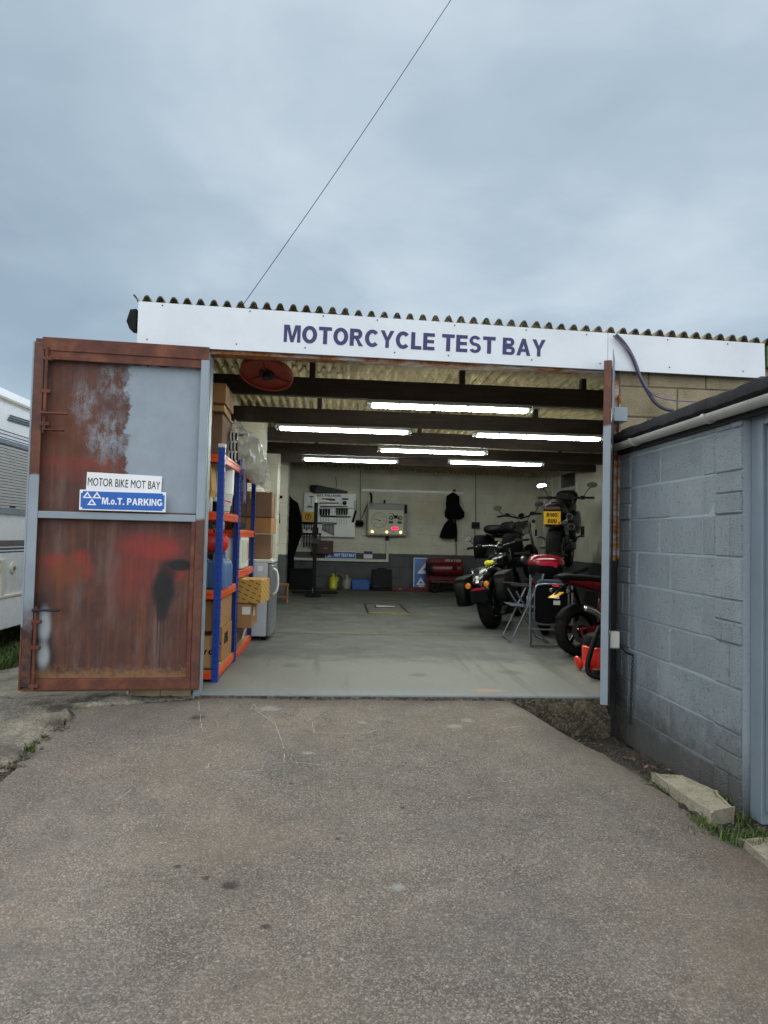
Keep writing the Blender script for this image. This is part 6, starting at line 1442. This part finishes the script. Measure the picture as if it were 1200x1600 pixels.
for z in (.02, .185): b = MB(); b.tube([(-.21, -.015, z), (.225, -.015, z)], .009, 8); b.build('crossbar', 'tube_grey', c2)
b = MB(); b.box((.04, .09, .675), (.33, .14, .06), (R(-10), 0, 0), bev=.02, seg=2); b.build('seat_pad', 'seat_blue', c2)
# ------------------------------------------------------------------ vacuum cleaner
vc = thing('vacuum_cleaner', 'red drum vacuum cleaner with black hose half hidden by the grey leaf', 'vacuum cleaner', (2.31, .93, 0), 0)
b = MB(); b.lathe([(.12, .05), (.16, .055), (.165, .22), (.15, .235)], 32); b.build('drum', 'red_plastic', vc, smooth=40)
b = MB(); b.lathe([(.155, .236), (.155, .26), (.13, .32), (.06, .345), (.0, .35)], 32); b.build('cap', 'black_plastic', vc, smooth=40)
for s in (-1, 1):
    b = MB(); b.lathe([(0, -.02), (.045, -.02), (.06, -.01), (.06, .01), (.045, .02), (0, .02)], 24, Matrix.Translation((-.17, s*.12-.03, .065)) @ Matrix.Rotation(R(72), 4, 'Y')); b.build('wheel', 'red_plastic', vc, smooth=40)
b = MB(); pts = [(.0, -.05, .3), (-.06, -.12, .42), (-.12, -.2, .36), (-.2, -.25, .2), (-.24, -.29, .07), (-.2, -.33, .03), (-.08, -.36, .025), (.1, -.36, .025), (.3, -.3, .03)]; b.tube(pts, .022, 12, smooth=3); b.build('hose', 'black_plastic', vc, smooth=True)
# ------------------------------------------------------------------ caravan on the left
cv = thing('motorhome', 'white motorhome with navy stripes and blinds parked left of door', 'motorhome', (-3.5, 1.0, -.345)); cv.scale = (1.206, 1.206, 1.206)
b = MB(); bm = b.bm; prof = [(-.02, .36), (0, .40), (.0, 1.9), (-.008, 2.2), (-.04, 2.36), (-.12, 2.47), (-.3, 2.54), (-1.9, 2.56), (-2.15, 2.4), (-2.2, 2.2), (-2.2, .4), (-2.15, .36)]
Ys = (-2.6, -2.52, 4.1, 4.3); rows = []
for i, y in enumerate(Ys):
    k = .97 if i in (0, 3) else 1; rows.append([bm.verts.new((-1.1+(x+1.1)*k, y, 1.4+(z-1.4)*k)) for x, z in prof])
for p, q in zip(rows, rows[1:]):
    for k in range(12): bm.faces.new((p[k], p[(k+1) % 12], q[(k+1) % 12], q[k]))
bm.faces.new(rows[0]); bm.faces.new(rows[-1]); b.build('body', 'caravan_white', cv, smooth=35)
def cvb(name, m, y0, y1, z0, z1, d=.006, par=None, x=0, bev=.002, seg=1):
    b = MB(); b.box((x+d/2-.001, (y0+y1)/2, (z0+z1)/2), (d, y1-y0, z1-z0), bev=bev, seg=seg); return b.build(name, m, par or cv)
cvb('skirt', 'caravan_white', -2.5, 3.2, .33, .60, .02, bev=.008); cvb('skirt_rail', 'cream_trim', -2.5, 4.0, .60, .63, .026, bev=.006)
cvb('stripe', 'stripe_brown', -2.5, 4.0, 1.055, 1.11, .003); cvb('stripe', 'stripe_navy', -2.5, 4.0, 1.025, 1.045, .003); cvb('stripe', 'stripe_navy', -2.5, 4.0, 1.0, 1.013, .003)
for k in range(3):
    b = MB(); b.prism([(1.33-.02*k, 2.205-.022*k), (3.6, 2.27-.022*k), (3.6, 2.284-.022*k), (1.33-.02*k, 2.218-.022*k)], .0, .003, Matrix.Rotation(R(90), 4, 'Z')); b.build('stripe', 'stripe_navy', cv, loc=(.002, 0, 0))
cvb('roof_rail', 'cream_trim', -2.5, 4.0, 2.335, 2.365, .022, x=-.03, bev=.006)
wn = cvb('window', 'dark_glass', -.3, 1.74, 1.36, 1.97, .014, bev=.006)
cvb('frame', 'door_blue_grey', -.34, 1.78, 1.34, 1.385, .022, wn); cvb('frame', 'door_blue_grey', -.34, 1.78, 1.945, 1.985, .022, wn); cvb('frame', 'door_blue_grey', 1.715, 1.765, 1.386, 1.944, .022, wn)
s = MB()
for k in range(21): s.box((.017, .7, 1.40+.026*k), (.004, 2.0, .019), (0, .3, 0), bev=0)
tag(s.build('blind_slats', 'blind', wn), kind='stuff'); cvb('catch', 'black_plastic', 1.36, 1.46, 1.40, 1.415, .012, wn, x=.014)
for k in range(3): cvb('trim_line', 'stripe_navy', -2.5, 4.0, 2.0+.03*k, 2.006+.03*k, .003)
lk = cvb('locker_door', 'caravan_white', .2, 1.32, .64, .93, .012, bev=.005); cvb('frame', 'cream_trim', 1.28, 1.33, .62, .95, .022, lk, bev=.008, seg=2); cvb('frame', 'cream_trim', .2, 1.279, .915, .95, .022, lk, bev=.008, seg=2)
cvb('latch', 'cream_trim', 1.16, 1.25, .83, .9, .02, lk, x=.01)
b = MB(); b.lathe([(.0, 0), (.05, 0), (.048, .012), (.03, .016), (.0, .018)], 24, Matrix.Translation((0, 1.5, .86)) @ Matrix.Rotation(R(90), 4, 'Y')); o = b.build('filler_cap', 'cream_trim', cv, smooth=30); b = MB(); b.cyl((.016, 1.5, .86), (.024, 1.5, .86), .018); b.build('lock', 'steel', o)
for y in (-1.2, 2.9):
    for x in (-.22, -1.95):
        b = MB(); b.lathe([(.2, -.1), (.3, -.1), (.33, -.07), (.33, .07), (.3, .1), (.2, .1), (.05, .06), (.05, -.06)], 28, Matrix.Translation((x, y, .32)) @ Matrix.Rotation(R(90), 4, 'Y'), closed=True); b.build('wheel', 'rubber', cv, smooth=40)
b = MB(); b.box((-1.1, .8, .42), (1.9, 5.4, .1)); b.build('chassis', 'black_plastic', cv)
# ------------------------------------------------------------------ kerb stone, slab, chain, chalk, weeds
def rough_stone(name, poly, z0, z1, m, label, cat, jit=.006):
    b = MB(); b.prism([(x, y) for x, y in poly], 0, z1-z0)
    for v in b.bm.verts: v.co = Vector((v.co.x, v.co.z, z0+v.co.y))
    bmesh.ops.bevel(b.bm, geom=b.bm.edges[:], offset=.012, segments=2, affect='EDGES')
    bmesh.ops.triangulate(b.bm, faces=b.bm.faces[:]); bmesh.ops.subdivide_edges(b.bm, edges=b.bm.edges[:], cuts=3, use_grid_fill=True)
    for v in b.bm.verts: v.co += jit*Vector((NZ.noise(v.co*25), NZ.noise(v.co*25+Vector((5, 5, 5))), NZ.noise(v.co*25+Vector((9, 2, 1)))))
    return tag(b.build(name, m, smooth=40), label, cat)
rough_stone('kerb_stone', [(1.785, -1.15), (1.92, -1.19), (1.985, -1.42), (1.945, -1.62), (1.81, -1.67), (1.785, -1.45)], -.33, -.155, 'stone', 'pale weathered kerb stone lying in weeds at foot of shed', 'kerb stone')
rough_stone('paving_slab', [(1.86, -1.84), (2.2, -1.78), (2.2, -2.4), (1.84, -2.45)], -.34, -.215, 'stone', 'flat stone slab in front of the shed door', 'slab')
b = MB(); P = []
A0 = Vector((1.99, -.16, .42)); A1 = Vector((2.012, -.36, .37))
for i in range(16):
    q = i/15; P.append(A0.lerp(A1, q)+Vector((0, 0, -.02*math.sin(math.pi*q))))
for i in range(26): P.append(A1+Vector((-.003, .004*i*.3, -.018*(i+1))))
for i, (p, q) in enumerate(zip(P, P[1:])):
    c = (p+q)/2; d = (q-p).normalized(); s = d.cross(Vector((1, 0, 0)) if i % 2 else Vector((.3, 1, .2)).normalized()).normalized()
    L = (q-p).length*.75; pts = [c-d*L, c-d*L*.6+s*.006, c+d*L*.6+s*.006, c+d*L, c+d*L*.6-s*.006, c-d*L*.6-s*.006, c-d*L]; b.tube(pts, .0022, 5)
tag(b.build('rusty_chain', 'dark_steel'), 'thin chain hanging from door catch down the shed wall', 'chain')
# chalk lines on the tarmac
def chalk(pix, z=0):
    pts = []
    for px, py in pix:
        d = _f+_r2*((px-600)/F)+_u2*((800-py)/F); t = 1.2/-d.z
        for _ in range(6):
            p = CAM+d*t; t = (hgt(p.x, p.y)+.006-CAM.z)/d.z
        pts.append(CAM+d*t)
    return pts
cm = MB()
for pix in ([(392, 1106), (398, 1098), (404, 1112), (412, 1108)], [(398, 1106), (430, 1130), (443, 1165), (444, 1190)], [(443, 1190), (425, 1193)], [(322, 1205), (327, 1190), (345, 1172)], [(322, 1205), (332, 1210)],
            [(380, 1204), (445, 1201)], [(310, 1090), (313, 1120), (316, 1140)], [(358, 1117), (400, 1115)], [(488, 1126), (490, 1144), (550, 1145)], [(566, 1148), (610, 1130)], [(540, 1160), (590, 1180)], [(648, 1098), (665, 1103)], [(455, 1190), (520, 1196)], [(172, 1252), (195, 1240), (205, 1232)], [(133, 1160), (145, 1156)], [(790, 1146), (815, 1152)], [(760, 1128), (790, 1137), (815, 1133)]):
    P = chalk(pix); Q = [P[0]]
    for a, c in zip(P, P[1:]):
        for i in range(1, 7): q = a.lerp(c, i/6); q.z = hgt(q.x, q.y)+.006*NZ.noise((q.x*2.2, q.y*2.2, 0))+.0015; Q.append(q+Vector((random.uniform(-.003, .003), random.uniform(-.003, .003), 0)))
    Q[0].z = hgt(Q[0].x, Q[0].y)+.0015+.006*NZ.noise((Q[0].x*2.2, Q[0].y*2.2, 0))
    bm = cm.bm; prev = None
    for i, q in enumerate(Q):
        d = (Q[min(i+1, len(Q)-1)]-Q[max(i-1, 0)]); n = Vector((-d.y, d.x, 0)).normalized()*random.uniform(.0008, .0028)
        cur = (bm.verts.new(q-n), bm.verts.new(q+n))
        if prev and random.random() < .72: bm.faces.new((prev[0], cur[0], cur[1], prev[1]))
        prev = cur
tag(cm.build('chalk_marks', 'chalk', drive), kind='stuff')
gm = NT('grass'); q = gm.noise(gm.pos(), 14, 3); M['grass'] = gm.done(gm.ramp(q, [(.3, lin('#33481f')), (.55, lin('#4b6329')), (.75, lin('#857f48'))]), .6)
def tufts(name, spots, n, h, lab):
    b = MB(); bm = b.bm
    for (x, y, z, r) in spots:
        for _ in range(int(n*r*10)):
            a = random.uniform(0, 6.28); d = r*random.random()**.7; p = Vector((x+d*math.cos(a), y+d*math.sin(a), z)); hh = h*random.uniform(.4, 1.1); w = random.uniform(.002, .0045)
            t = random.uniform(0, 6.28); o = Vector((math.cos(t), math.sin(t), 0)); s = Vector((-o.y, o.x, 0))*w; ln = random.uniform(.15, .9)
            v = [bm.verts.new(p-s), bm.verts.new(p+s), bm.verts.new(p+s*.8+o*hh*ln*.35+Vector((0, 0, hh*.6))), bm.verts.new(p-s*.8+o*hh*ln*.35+Vector((0, 0, hh*.6))), bm.verts.new(p+o*hh*ln+Vector((0, 0, hh*(1-.35*ln))))]
            bm.faces.new(v[:4]); bm.faces.new((v[3], v[2], v[4]))
    return tag(b.build(name, 'grass', fix=False), kind='stuff')
tufts('grass', [(1.735, -1.22, -.22, .05), (1.75, -1.30, -.22, .045), (1.82, -1.80, -.23, .07), (1.90, -1.80, -.23, .08), (1.76, -1.68, -.22, .05), (1.99, -1.62, -.22, .05), (1.68, -1.75, -.24, .06), (1.99, -1.8, -.23, .06), (1.70, -1.12, -.22, .02), (-1.45, .02, -.07, .025), (-1.64, -.95, -.1, .03), (2.0, -1.45, -.2, .05)], 100, .075, '')
tufts('verge_grass', [((lambda x, y: (x, y, hgt(x, y)-.03, .18))(-3.6+random.uniform(-1.2, .45), random.uniform(1.6, 4.6))) for _ in range(70)], 120, .2, '')
# loose grit in the gully and along the edges
gr = MB()
def stones(n, fx, s0, s1):
    for _ in range(n):
        x, y = fx(); z = max(soil_z(x, y), hgt(x, y)-.015); r = random.uniform(s0, s1); bm = bmesh.new(); bmesh.ops.create_icosphere(bm, subdivisions=1, radius=r)
        for v in bm.verts: v.co = Vector((v.co.x*random.uniform(.7, 1.3), v.co.y*random.uniform(.7, 1.3), v.co.z*random.uniform(.4, .9)))
        gr._add(bm, Matrix.Translation((x, y, z+r*.3)))
stones(170, lambda: ((lambda y: (xr(y)+random.uniform(-.03, .28), y))(random.uniform(-2.3, -.02))), .003, .011)
stones(330, lambda: ((lambda y: (xl(y)+random.gauss(-.06, .06), y))(random.uniform(-1.1, .0))), .004, .019)
tag(gr.build('gravel', 'rough_concrete'), kind='stuff')
lf = MB()
for _ in range(70):
    y = random.uniform(-2.0, -.05); x = xr(y)+random.uniform(.02, .28); z = soil_z(x, y)+.012; s = random.uniform(.005, .016)
    lf.box((x, y, z), (s*1.6, s, .002), (random.uniform(-.4, .4), random.uniform(-.4, .4), random.uniform(0, 3)), bev=0)
tag(lf.build('leaf_litter', 'cardboard_dull'), kind='stuff')
